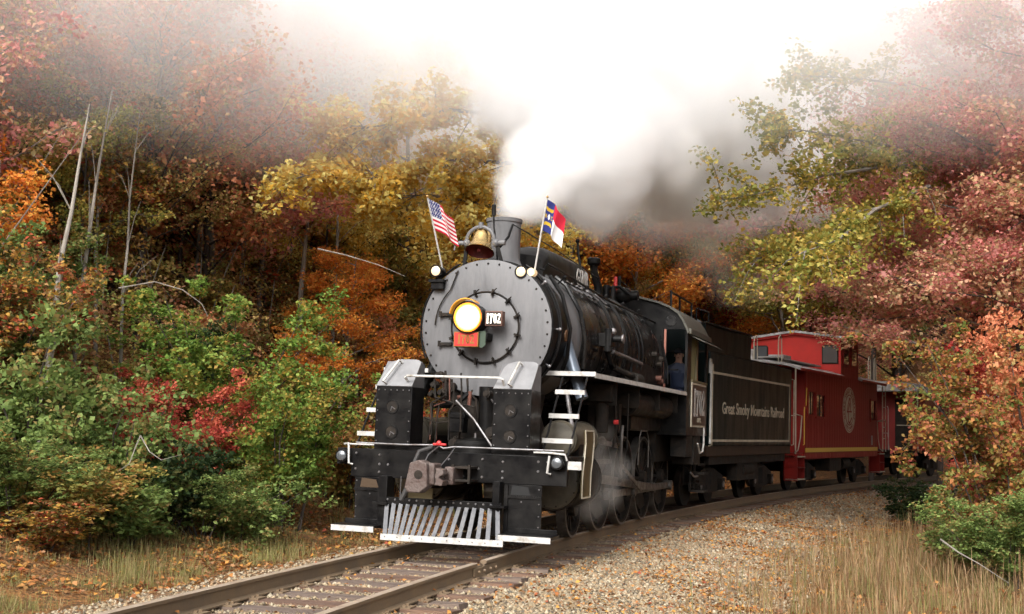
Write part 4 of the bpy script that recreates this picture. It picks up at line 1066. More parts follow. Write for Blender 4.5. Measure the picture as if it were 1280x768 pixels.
# ------------------------------------------------------------------ tender
TM_ = vehicle_matrix(2.769, 27.314, 25.37, 1.95)
ten = empty('tender', mtx=TM_, label='long dark tender with cream-lined panel lettered Great Smoky Mountains Railroad', cat='tender')
def PT(g, name, m, bev=0, parent=None, auto=35): return g.obj(name, m, parent or ten, bev, auto)
PT(G().box((-1.5,-.15,1.30),(1.5,7.25,3.26)), 'tank', TENDER, .02)
PT(G().box((-1.47,-.2,1.08),(1.47,7.3,1.30)), 'tank_sill', TSILL, .01)
PT(G().prism([(-1.22,3.26),(1.22,3.26),(1.24,3.88),(1.2,3.92),(-1.2,3.92),(-1.24,3.88)], 'y', .35, 4.15), 'coal_bunker', TENDER, .01)
PT(G().box((1.14,.33,3.9),(1.26,4.17,3.95)).box((-1.26,.33,3.9),(-1.14,4.17,3.95)), 'bunker_rim', SOOT, .01)
PT(G().box((-1.5,-.16,3.26),(1.5,7.26,3.29)), 'tank_top', SOOT)
PT(G().cyl((0,5.6,3.29),(0,5.6,3.42),.35,n=20).cyl((.0,5.6,3.42),(0,5.6,3.46),.38,n=20), 'water_hatch', SOOT)
r_ = random.Random(4); g = G()
for i in range(160):
    c = (r_.uniform(-1.0,1.0), r_.uniform(.5,4.0)); g.ball((c[0],c[1],3.84+.16*(1-abs(c[0]))+r_.uniform(-.02,.05)), (r_.uniform(.06,.14),)*3, 6)
o = PT(g, 'coal', mat('coal', (.012,.012,.012), .45)); o['kind'] = 'stuff'
g = G(); c = [(0.03,1.41),(7.02,1.41),(7.02,2.84),(0.03,2.84)]
g.strip(c+[c[0]], .05, 'x', 1.5, 1.508)
PT(g, 'cream_lining', CREAM)
for y in np.arange(.45, 7.1, .74):
    PT(rivets([(1.5,y,1.42+.085*i) for i in range(21)], .007, 'x', 1, .006, 5), 'rivet_row', TENDER)
text_obj('Great Smoky Mountains Railroad', .36, M_side(1.512,3.58,2.10), CREAM, ten, sx=1.17, off=.003)
PT(G().tube([(1.5,7.27,1.3),(1.56,7.27,1.32),(1.56,7.27,3.0),(1.5,7.27,3.02)],.016,6).tube([(1.5,-.17,1.3),(1.56,-.17,1.32),(1.56,-.17,3.0),(1.5,-.17,3.02)],.016,6), 'corner_handrail', CREAM)
PT(G().tube([(1.1,.1,3.3),(1.1,.1,4.2),(1.1,1.0,4.2),(1.1,1.0,3.9)],.022,6), 'bunker_rail', BLACK)
PT(G().box((-.5,-1.5,1.0),(.5,8.0,1.2)).box((-1.4,.2,.9),(-1.3,7,1.1)).box((1.3,.2,.9),(1.4,7,1.1)), 'underframe', SOOT)
def truck(parent, v, wr=.42, span=1.7, n=2, u=1.02):
    t = G()
    for sg in (1, -1):
        y0, y1 = v-span/2, v+span/2
        t.prism([(y0-.3,.42),(y0-.25,.62),(v-.35,.80),(v+.35,.80),(y1+.25,.62),(y1+.3,.42),(y1+.12,.30),(v+.3,.26),(v-.3,.26),(y0-.12,.30)], 'x', (u)*sg-.03, u*sg+.05)
        for y in (y0, y1): t.box((u*sg-.02+.03*sg,y-.13,.30),(u*sg+.12*sg+.02,y+.13,.56))
        for dy in (-.12, 0.0, .12): t.cyl((u*sg+.03*sg,v+dy,.34),(u*sg+.03*sg,v+dy,.74),.05,n=8)
    t.box((-.95,v-.2,.5),(.95,v+.2,.95))
    o = t.obj('bogie', SOOT, parent, auto=35)
    for sg in (1, -1):
        for k in range(n):
            y = v-span/2+span*k/(n-1); 
            w = G().lathe([(.1,.0),(wr-.07,.0),(wr,-.02),(wr,.10),(wr-.06,.11),(.1,.08)], (.755*sg-sg*.05,y,wr), (sg,0,0), 26).obj('wheel', SOOT, o, auto=30)
    g = G()
    for sg in (1,-1):
        for k in range(n):
            y = v-span/2+span*k/(n-1); g.cyl((u*sg+.14*sg,y,.43),(u*sg+.155*sg,y,.43),.07,n=10)
    g.obj('journal_cover', STEEL, o)
truck(ten, 1.3); truck(ten, 5.8)
PT(G().box((1.1,2.6,.5),(1.35,4.4,1.0)).cyl((1.2,3.1,.75),(1.2,4.0,.75),.2), 'brake_reservoir', SOOT, .01)
PT(G().box((1.15,-.9,.5),(1.5,-.4,.54)).box((1.15,-.9,.9),(1.5,-.4,.94)).box((1.15,-.92,.5),(1.2,-.88,1.2)), 'tender_steps', SOOT)

# ------------------------------------------------------------------ caboose
CM_ = vehicle_matrix(6.905, 36.443, 28.0, 1.5)
def wallplanks(g, y0, y1, z0, z1, u, holes, sg=1):
    """vertical boards with recessed joints, cut round the windows"""
    return
def caboose():
    e = empty('caboose', mtx=CM_, label='red wooden caboose with bright red cupola and round cream emblem', cat='caboose')
    def A(g, name, m, bev=0, parent=None, auto=35, label=None):
        o = g.obj(name, m, parent or e, bev, auto)
        if label: o['label'] = label
        return o
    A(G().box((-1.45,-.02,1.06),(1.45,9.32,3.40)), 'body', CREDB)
    wins = [(.24,.92,2.16,2.80),(1.12,2.05,2.12,2.75),(8.25,8.95,2.12,2.78)]
    ys = np.linspace(0, 9.3, 32)
    pm = G().box((1.45,0.006,1.20),(1.472,9.3/31-.006,3.38)).mesh('wall_plank', CREDB)
    for i in range(31):
        y0 = ys[i]; y1 = ys[i+1]
        hit = [w for w in wins if w[0] < (y0+y1)/2 < w[1]]
        if hit:
            w = hit[0]; G().box((1.45,y0+.006,1.20),(1.472,y1-.006,w[2])).box((1.45,y0+.006,w[3]),(1.472,y1-.006,3.38)).obj('wall_plank', CREDB, e)
        else:
            o = bpy.data.objects.new('wall_plank', pm); o.location = (0,y0,0); link(o, e)
    for (a, b, c, d) in wins:
        f = A(G().box((1.47,a-.06,c-.06),(1.50,a,d+.06)).box((1.47,b,c-.06),(1.50,b+.06,d+.06)).box((1.47,a,d),(1.50,b,d+.06)).box((1.47,a,c-.06),(1.51,b,c)), 'window', CREDB)
        A(G().box((1.452,a,c),(1.458,b,d)), 'pane', GLASS, parent=f)
        A(G().box((1.458,(a+b)/2-.02,c),(1.47,(a+b)/2+.02,d)), 'window_bar', SOOT, parent=f)
    A(G().box((1.472,-.02,1.09),(1.482,9.3,1.21)), 'yellow_stripe', YEL)
    A(G().box((1.472,-.02,.92),(1.478,9.3,1.06)).box((-1.45,-.02,.9),(1.45,9.3,1.06)), 'side_sill', CREDB)
    # emblem
    cy, cz, R = 5.2, 2.39, .70
    em = A(G().cyl((1.47,cy,cz),(1.478,cy,cz),1.0,n=48), 'emblem', CREAM, label='round cream railroad emblem')
    me = em.data; 
    for v_ in me.vertices: v_.co.y = cy+(v_.co.y-cy)*.86; v_.co.z = cz+(v_.co.z-cz)*.72
    def ring(rr, w, nm):
        pts = [(cy+.86*rr*math.cos(2*PI*i/40), cz+.72*rr*math.sin(2*PI*i/40)) for i in range(41)]
        A(G().strip(pts, w, 'x', 1.478, 1.482), nm, CREDB, parent=em)
    ring(.93, .02, 'outer_ring'); ring(.66, .035, 'inner_ring')
    # lettering round the rim
    tx = 'GREAT SMOKY MOUNTAINS'
    for i, ch in enumerate(tx):
        if ch == ' ': continue
        t = rad(205 - 230*i/(len(tx)-1)); y, z = cy+.86*.80*math.cos(t), cz+.72*.80*math.sin(t)
        text_obj(ch, .15, M_side(1.479,y,z) @ Matrix.Rotation(t-PI/2, 4, 'Z'), CREDB, em, name='letter')
    for i, ch in enumerate('RAILROAD'):
        t = rad(238 + 64*i/7); y, z = cy+.86*.80*math.cos(t), cz+.72*.80*math.sin(t)
        text_obj(ch, .14, M_side(1.479,y,z) @ Matrix.Rotation(t+PI/2, 4, 'Z'), CREDB, em, name='letter')
    # engine figure seen head on: smokebox, cab, pilot
    A(G().strip([(cy-.26,cz-.08),(cy-.16,cz+.18),(cy+.02,cz+.36),(cy+.12,cz+.36),(cy+.12,cz-.02)], .06, 'x', 1.478, 1.483).strip([(cy-.30,cz-.05),(cy+.3,cz-.05)], .045, 'x', 1.478, 1.484).strip([(cy-.12,cz-.08),(cy-.12,cz-.36),(cy+.05,cz-.42),(cy+.3,cz-.25)], .06, 'x', 1.478, 1.483).strip([(cy-.12,cz+.0),(cy+.05,cz+.22)],.05,'x',1.478,1.482), 'emblem_figure', CREDB, parent=em)
    # roof with curved section
    us2 = [-1.6,-1.2,-.6,0,.6,1.2,1.6]; zs = [3.42,3.55,3.64,3.67,3.64,3.55,3.42]
    for y0, y1 in ((-.95,4.18),(6.52,10.25)):
        poly = list(zip(us2, zs)) + [(u, z-.07) for u, z in list(zip(us2, zs))[::-1]]
        A(G().prism(poly, 'y', y0, y1), 'roof', CROOF, auto=30)
        A(G().box((1.585,y0,3.34),(1.61,y1,3.42)), 'roof_edge', CREDB)
        A(G().prism([(-1.45,3.36),(1.45,3.36),(1.4,3.50),(.6,3.58),(-.6,3.58),(-1.4,3.50)], 'y', max(y0,-.02), min(y1,9.32)), 'end_wall_top', CREDB)
    A(G().box((.35,-.9,3.70),(.85,4.1,3.74)), 'roof_walk', CROOF)
    A(G().box((.3,.3,3.66),(.75,1.1,3.86)).cyl((-.6,1.5,3.6),(-.6,1.5,4.1),.1), 'roof_vent', CROOF, .01)
    # cupola
    cw = 1.45; cz0, cz1 = 3.42, 4.60
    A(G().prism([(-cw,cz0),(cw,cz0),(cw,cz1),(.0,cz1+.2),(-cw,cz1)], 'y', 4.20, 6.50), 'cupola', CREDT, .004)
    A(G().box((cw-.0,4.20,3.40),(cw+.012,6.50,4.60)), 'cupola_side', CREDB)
    for sg in (1, -1):
        a = .86*sg if sg>0 else -1.38; b = 1.38 if sg>0 else -.86
        o = A(G().prism([(a,3.80),(b,3.80),(b,4.34),(b-.06,4.40),(a+.06,4.40),(a,4.34)], 'y', 4.175, 4.20), 'cupola_window', SOOT, .01)
        A(G().prism([(a+.04,3.84),(b-.04,3.84),(b-.04,4.33),(b-.08,4.365),(a+.08,4.365),(a+.04,4.33)], 'y', 4.165, 4.175), 'pane', GLASSG, parent=o)
    for a, b in ((4.42,5.18),(5.48,6.24)):
        o = A(G().box((cw+.012,a,3.76),(cw+.03,b,4.42)), 'cupola_window', CREDB)
        A(G().box((cw+.03,a+.07,3.82),(cw+.036,b-.07,4.37)), 'pane', GLASS, parent=o)
    A(G().prism([(-1.62,4.58),(0,4.80),(1.62,4.58),(1.62,4.65),(0,4.87),(-1.62,4.65)], 'y', 4.05, 6.65), 'cupola_roof', CROOF)
    A(G().prism([(-1.60,4.52),(0,4.74),(1.60,4.52),(1.60,4.58),(0,4.80),(-1.60,4.58)], 'y', 4.10, 6.60), 'roof_fascia', CREDT)
    # end walls, platforms, railings, ladders
    A(G().box((-1.4,-1.0,1.0),(1.4,-.02,1.08)).box((-1.4,9.32,1.0),(1.4,10.35,1.08)), 'end_platform', CREDB)
    A(G().box((-.3,-.04,1.1),(.4,-.02,3.0)), 'end_door', SOOT)
    A(G().box((-1.3,-.04,1.08),(-.9,-.02,3.3)), 'end_panel', CREDB)
    for y in (-.95, 10.3):
        A(G().tube([(1.45,y,1.05),(1.45,y,3.40)],.020,6), 'end_post', CREAM)
        A(G().tube([(1.45,y,2.1),(1.0,y,2.1),(.5,y,2.1),(.5,y,1.08)],.016,6).tube([(1.42,y+.02,1.08),(1.42,y+.35*(1 if y<0 else -1),1.15),(1.42,y+.6*(1 if y<0 else -1),1.5),(1.42,y+.75*(1 if y<0 else -1),2.1),(1.42,y,2.15)],.016,6), 'platform_railing', CREAM)
    # rear ladder with rungs rising above the roof
    for y, uo in ((10.38, 1.15),):
        l = A(G().tube([(1.5,y-.35,1.05),(1.5,y-.35,3.42)],.018,6).tube([(1.5,y+.15,1.05),(1.5,y+.15,3.42)],.018,6), 'end_ladder', CREAM)
        for z in (1.5,1.9,2.15,2.6,3.0): A(G().tube([(1.5,y-.35,z),(1.5,y+.15,z)],.012,5), 'rung', CREAM, parent=l)
    A(G().tube([(1.52,10.9,1.1),(1.52,10.9,2.6),(1.52,10.75,2.65)],.018,6).tube([(1.45,10.3,1.7),(1.5,10.9,1.7),(1.52,11.0,1.1)],.014,6), 'grab_iron', WHITE)
    for y, a in ((9.2,1.2),(10.1,1.2),(-.9,.95),(-.9,.25)):
        A(G().tube([(a,y,3.5),(a,y,4.15),(a,y+.06,4.28),(a,y+.2,4.33),(a,y+.3,4.25),(a,y+.34,3.5)],.016,6), 'roof_grab', CREAM)
    A(G().tube([(1.5,-.35,1.3),(1.53,-.35,1.32),(1.53,-.35,2.25),(1.5,-.2,2.35)],.014,6).tube([(1.48,.02,2.4),(1.5,.02,2.9)],.014,6), 'grab_iron', YEL)
    # steps
    for y0, y1 in ((-.95,-.2),(9.55,10.3)):
        s_ = A(G().box((1.15,y0,.32),(1.5,y0+.03,1.05)).box((1.15,y1-.03,.32),(1.5,y1,1.05)), 'steps', CREDB)
        for z in (.36,.68,.98): A(G().box((1.1+(1-z)*.1,y0,z-.02),(1.52,y1,z+.01)), 'tread', CREAM if z > .9 or z < .4 else CREDB, parent=s_)
        A(G().box((1.12,y0,.32),(1.14,y1,1.05)), 'step_back', CREDB, parent=s_)
    A(G().box((1.482,8.3,1.28),(1.49,8.5,1.6)), 'notice', mat('notice_grey',(.25,.25,.25),.6))
    A(G().box((-.5,-.9,.75),(.5,10.2,1.0)).box((.9,3.2,.5),(1.35,4.6,.95)).cyl((1.1,5.2,.7),(1.1,6.2,.7),.2).box((-1.2,1,.85),(1.2,8.5,.95)), 'underframe', SOOT)
    truck(e, 1.4, .42, 1.6); truck(e, 8.0, .42, 1.6)
caboose()

# ------------------------------------------------------------------ second red car behind, mostly hidden by leaves
s0 = 36.0
p = trk(s0+1.0, 0); th2 = math.degrees(TT + K*(s0+6))
e2 = empty('passenger_car', mtx=vehicle_matrix(float(p[0]), float(p[1]), th2, 1.5), label='dark red car behind the caboose, half hidden by orange leaves', cat='railway car')
def A2(g, n, m, bev=0, parent=None): return g.obj(n, m, parent or e2, bev)
CREDD = mat('dark_car_red', (.22,.014,.011), .5, col2=(.15,.011,.009), scale=2)
A2(G().box((-1.45,0,1.0),(1.45,15,3.3)), 'body', CREDD, .02)
A2(G().prism([(-1.5,3.3),(1.5,3.3),(1.3,3.55),(.6,3.68),(-.6,3.68),(-1.3,3.55)], 'y', -.8, 15.5), 'roof', CROOF)
for i in range(7):
    f = A2(G().box((1.45,1.0+1.9*i,1.9),(1.47,2.2+1.9*i,2.8)), 'window', CREDD)
    A2(G().box((1.47,1.08+1.9*i,1.98),(1.475,2.12+1.9*i,2.72)), 'pane', GLASS, parent=f)
A2(G().box((1.45,0,2.98),(1.456,15,3.02)).box((1.45,0,1.2),(1.456,15,1.24)), 'lining', CREAM)
A2(G().box((-.5,-.7,.75),(.5,15,1.0)).box((-1.4,-.8,.98),(1.4,0,1.06)), 'underframe', SOOT)
A2(G().tube([(1.4,-.75,1.0),(1.4,-.75,3.3)],.02,6).tube([(1.4,-.75,2.0),(.6,-.75,2.0)],.018,6).tube([(1.4,-.75,1.6),(1.0,-.78,1.25),(.8,-.75,1.05)],.016,6), 'end_railing', CREAM)
A2(G().box((.3,-.05,1.1),(.95,0,3.0)), 'end_door', SOOT)
truck(e2, 2.0); truck(e2, 12.8)

# ------------------------------------------------------------------ engineer in the cab
def person():
    # joints in locomotive coordinates; seated at the cab window, looking forward (-y)
    J = {}; edges = []; R = {}
    def j(n, p, r, par=None):
        J[n] = p; R[n] = r
        if par: edges.append((par, n))
    j('pelvis', (1.02,9.35,2.30), (.15,.13)); j('belly', (1.02,9.33,2.45), (.15,.12), 'pelvis'); j('chest', (1.03,9.28,2.66), (.18,.125), 'belly')
    j('shoulders', (1.04,9.25,2.80), (.15,.10), 'chest'); j('neck', (1.05,9.22,2.89), (.058,.058), 'shoulders'); j('head0', (1.06,9.19,2.97), (.075,.085), 'neck'); j('head1', (1.06,9.18,3.05), (.082,.098), 'head0'); j('head2', (1.06,9.19,3.12), (.062,.075), 'head1')
    for sg, nm in ((1,'a'),(-1,'b')):
        j('sh'+nm, (1.04+.17*sg,9.25,2.79), (.062,.062), 'shoulders')
        if sg > 0: el, wr_ = (1.34,9.08,2.60), (1.36,8.84,2.58)
        else: el, wr_ = (.80,9.05,2.58), (.82,8.80,2.64)
        j('el'+nm, el, (.048,.048), 'sh'+nm); j('wr'+nm, wr_, (.030,.034), 'el'+nm)
        dv = (Vector(wr_)-Vector(el)).normalized(); pm = Vector(wr_)+dv*.07
        j('palm'+nm, tuple(pm), (.036,.020), 'wr'+nm)
        sd_ = Vector((1,0,0))
        for k, (off, ln) in enumerate(((-.027,.068),(-.009,.078),(.009,.072),(.027,.056))):
            b = pm+dv*.03+sd_*off; m1 = b+dv*ln*.55+Vector((0,0,-.008)); m2 = b+dv*ln*.85+Vector((0,0,-.03))
            j(f'f{nm}{k}0', tuple(b), (.009,.009), 'palm'+nm); j(f'f{nm}{k}1', tuple(m1), (.0085,.0085), f'f{nm}{k}0'); j(f'f{nm}{k}2', tuple(m2), (.007,.007), f'f{nm}{k}1')
        b = Vector(wr_)+dv*.03-sd_*.03*sg; j('th0'+nm, tuple(b), (.011,.011), 'palm'+nm); j('th1'+nm, tuple(b+dv*.045-sd_*.03*sg+Vector((0,0,-.01))), (.0095,.0095), 'th0'+nm)
        j('hip'+nm, (1.02+.09*sg,9.33,2.27), (.095,.095), 'pelvis'); j('kn'+nm, (1.02+.11*sg,8.90,2.33), (.068,.068), 'hip'+nm); j('an'+nm, (1.02+.11*sg,8.86,2.03), (.045,.045), 'kn'+nm); j('to'+nm, (1.02+.11*sg,8.70,1.99), (.04,.03), 'an'+nm)
    names = list(J); idx = {n: i for i, n in enumerate(names)}
    me = bpy.data.meshes.new('person_skin'); me.from_pydata([J[n] for n in names], [(idx[a], idx[b]) for a, b in edges], [])
    o = bpy.data.objects.new('tmp_person', me); COL.objects.link(o)
    sk = o.modifiers.new('skin', 'SKIN')
    for i, n in enumerate(names):
        me.skin_vertices[0].data[i].radius = R[n]; me.skin_vertices[0].data[i].use_root = (n == 'pelvis')
    o.modifiers.new('sub', 'SUBSURF').levels = 2
    dg = bpy.context.evaluated_depsgraph_get(); m2 = bpy.data.meshes.new_from_object(o.evaluated_get(dg)); bpy.data.objects.remove(o)
    m2.name = 'person'
    m2.materials.clear()
    for q in (SKIN, SHIRT, DENIM, SOOT): m2.materials.append(q)
    for f in m2.polygons:
        c = f.center; f.use_smooth = True
        if c.z > 2.885: k = 0
        elif c.y < 8.86 and c.z > 2.5: k = 0
        elif c.z < 2.06: k = 3
        elif c.z < 2.42 or (abs(c.x-1.03) < .11 and c.z < 2.72): k = 2
        else: k = 1
        f.material_index = k
    # shift so the origin sits at the seat
    base = Vector((1.02,9.33,1.96)); m2.transform(Matrix.Translation(-base))
    po = bpy.data.objects.new('person', m2); po.matrix_world = LM_ @ Matrix.Translation(base)
    link(po, label='person in dark blue work clothes and cap seated at the cab window', cat='person')
    def B(g, n, m):
        me_ = g.mesh(n, m); me_.transform(Matrix.Translation(-base)); return link(bpy.data.objects.new(n, me_), po)
    h = (1.06,9.18,3.05)
    B(G().ball((h[0],h[1]+.01,h[2]+.055), (.092,.112,.07), 14).box((h[0]-.06,h[1]-.19,h[2]+.035),(h[0]+.06,h[1]-.06,h[2]+.05)), 'cap', HAIR)
    B(G().ball((h[0],h[1]-.105,h[2]-.03), (.016,.024,.026), 8), 'nose', SKIN)
    for s_ in (-1,1):
        B(G().ball((h[0]+.032*s_,h[1]-.092,h[2]+.0), (.014,.01,.009), 8), 'eye', HAIR)
        B(G().ball((h[0]+.085*s_,h[1]+.005,h[2]-.015), (.012,.02,.032), 8), 'ear', SKIN)
    B(G().box((h[0]-.024,h[1]-.100,h[2]-.075),(h[0]+.024,h[1]-.090,h[2]-.067)), 'mouth', OXRED)
    g = G().box((.84,9.2,2.12),(1.22,9.55,2.19)).cyl((1.03,9.4,1.96),(1.03,9.4,2.12),.05)
    P(g, 'driver_seat', SOOT, .01)
person()

# ------------------------------------------------------------------ trees, shrubs, undergrowth
def limb_paths(r, H, spread, n_limb, base_f, up):
    """trunk path and limb paths of one tree"""
    lean = r.normal(0, .06, 2); N = 8
    tr = np.stack([lean[0]*np.linspace(0,H,N)+r.normal(0,.05,N)*np.linspace(0,1,N)*H*.12, lean[1]*np.linspace(0,H,N)+r.normal(0,.05,N)*np.linspace(0,1,N)*H*.12, np.linspace(0,H,N)], 1)
    limbs = []
    for i in range(n_limb):
        f = base_f + (1-base_f)*(i+.5)/n_limb*.97; z = f*H*r.uniform(.93,1.0)
        p0 = np.array([np.interp(z, tr[:,2], tr[:,0]), np.interp(z, tr[:,2], tr[:,1]), z])
        az = i*2.4 + r.uniform(-.5,.5); L = spread*(1-.55*max(0,(f-base_f)/(1-base_f))**1.5)*r.uniform(.7,1.15)
        d = np.array([math.cos(az), math.sin(az), up*r.uniform(.5,1.4)])
        pts = [p0]; 
        for k in range(1, 5):
            t = k/4; pts.append(p0 + d*L*t + np.array([0,0,-.14*L*t*t]) + r.normal(0,.05,3)*L*t)
        limbs.append(np.array(pts))
    return tr, limbs
def make_tree(seed, H=7.0, spread=2.6, n_limb=13, base_f=.3, up=.45, leaves=9000, lsize=.11, clump=.34, flat=.35, trunk_r=.08, gap=0.0):
    r = np.random.default_rng(seed); tr, limbs = limb_paths(r, H, spread, n_limb, base_f, up)
    g = G(); g.tube(tr, list(np.linspace(trunk_r, trunk_r*.2, len(tr))), 8)
    g.tube([tr[0]-np.array([0,0,.5]), tr[0]+np.array([0,0,.05])], [trunk_r*1.5, trunk_r*1.02], 8)
    cc = []
    for lb in limbs:
        g.tube(lb, list(np.linspace(trunk_r*.38, .008, len(lb))), 5)
        L = np.linalg.norm(lb[-1]-lb[0])
        for k in range(6):
            t = r.uniform(.3, 1.0); p = lb[0]+(lb[-1]-lb[0])*t; idx = t*4; i = min(int(idx), 3); p = lb[i]+(lb[i+1]-lb[i])*(idx-i)
            d = (lb[-1]-lb[0])/L; a = r.uniform(-1.2,1.2); d2 = np.array([d[0]*math.cos(a)-d[1]*math.sin(a), d[0]*math.sin(a)+d[1]*math.cos(a), d[2]*.6+r.uniform(-.1,.3)])
            q = p+d2*L*.38*r.uniform(.5,1.1); mid = (p+q)/2+r.normal(0,.03,3)
            g.tube([p, mid, q], [.012,.008,.004], 4)
            if r.random() > gap:
                for t2 in (.35,.65,1.0): cc.append(p+(q-p)*t2+r.normal(0,.14,3))
        cc.append(lb[-1]); cc.append(lb[-2])
    cc = np.array(cc); n = leaves; k = r.integers(0, len(cc), n)
    sz = clump*(.6+.8*r.random(len(cc)))
    off = r.normal(0, 1, (n,3)); off /= np.linalg.norm(off, axis=1)[:,None]; off *= (r.random(n)**.45)[:,None]
    C = cc[k] + off*sz[k][:,None]*np.array([1,1,flat])
    V, F = leaf_geo(C, lsize, r, 1.0, droop=.3)
    cl = r.random(len(cc))[k]; A = np.clip(.55*cl+.45*r.random(n), 0, 1)
    return g.mesh('trunk', BARK, 60), np_mesh('crown', V, F, LM['rust'], {'rnd': np.repeat(A, 4)})
def make_shrub(seed, H=1.6, W=1.3, leaves=4500, lsize=.09, stems=9, clump=.22):
    r = np.random.default_rng(seed); g = G(); cc = []
    for i in range(stems):
        az = r.uniform(0, 2*PI); b = np.array([math.cos(az), math.sin(az), 0])*r.uniform(0,.25)*W
        tip = np.array([math.cos(az)*W*r.uniform(.3,1), math.sin(az)*W*r.uniform(.3,1), H*r.uniform(.55,1.05)])
        mid = (b+tip)/2+np.array([0,0,H*.18])+r.normal(0,.05,3)
        g.tube([b-np.array([0,0,.3]), b, mid, tip], [.018,.016,.011,.004], 5)
        for t in np.linspace(.25,1,7):
            p = (1-t)**2*b+2*t*(1-t)*mid+t*t*tip; cc.append(p+r.normal(0,.10,3)*W)
            cc.append(p+r.normal(0,.16,3)*W)
    cc = np.array(cc); cc[:,2] = np.maximum(cc[:,2], .08); n = leaves; k = r.integers(0, len(cc), n)
    off = r.normal(0,1,(n,3)); off /= np.linalg.norm(off,axis=1)[:,None]; off *= (r.random(n)**.45)[:,None]
    C = cc[k]+off*clump*(.6+.8*r.random(len(cc)))[k][:,None]*np.array([1,1,.6])
    V, F = leaf_geo(C, lsize, r, .9, droop=.2)
    A = np.clip(.5*r.random(len(cc))[k]+.5*r.random(n), 0, 1)
    return g.mesh('stems', BARKD, 60), np_mesh('foliage', V, F, LM['green'], {'rnd': np.repeat(A, 4)})
TREES = [make_tree(40+i, H=H, spread=S, n_limb=n, base_f=b, up=u_, leaves=L, lsize=ls, clump=c, flat=f, gap=gp)
    for i, (H,S,n,b,u_,L,ls,c,f,gp) in enumerate([(7.5,2.7,22,.22,.65,17000,.115,.46,.62,.0),(8.5,2.6,24,.20,.8,17000,.12,.48,.7,.1),(6.5,2.9,20,.15,.6,16000,.11,.44,.6,.1),(9.0,3.0,26,.25,.7,19000,.12,.5,.65,.0),(7.0,2.4,16,.25,.8,9000,.11,.42,.6,.35),(8.0,2.2,14,.40,.9,5000,.11,.40,.6,.5),(11.5,3.7,30,.38,.55,46000,.10,.56,.55,.0)])]
SHRUBS = [make_shrub(80+i, H=H, W=W, leaves=L, lsize=ls, stems=st_) for i, (H,W,L,ls,st_) in enumerate([(1.7,1.4,7000,.085,11),(1.3,1.5,6000,.08,11),(2.3,1.5,8000,.09,12),(1.5,1.1,4000,.10,8),(3.0,1.7,20000,.075,16),(2.4,1.6,15000,.07,14)])]
def set_mat(o, m):
    o.material_slots[0].link = 'OBJECT'; o.material_slots[0].material = m
def plant(kind, proto, x, y, pal, sc=1.0, label='', cat='tree', group=None, rot=None, zs=1.0, bark=None, dz=0.0, tilt=(0,0)):
    e = empty(kind, (x, y, gpt(x, y)+dz), label=label, cat=cat, group=group)
    e.rotation_euler = (tilt[0], tilt[1], rot if rot is not None else random.uniform(0, 6.28)); e.scale = (sc, sc, sc*zs)
    a = bpy.data.objects.new(proto[0].name.split('.')[0], proto[0]); link(a, e); set_mat(a, bark or (BARKD if (cat != 'tree' or random.random() < .6) else BARK))
    b = bpy.data.objects.new(proto[1].name.split('.')[0], proto[1]); link(b, e); set_mat(b, LM[pal])
    LAST[0] = e
    return e
def xy(px, Y): return (px-640)/FPX*Y*1.0, Y

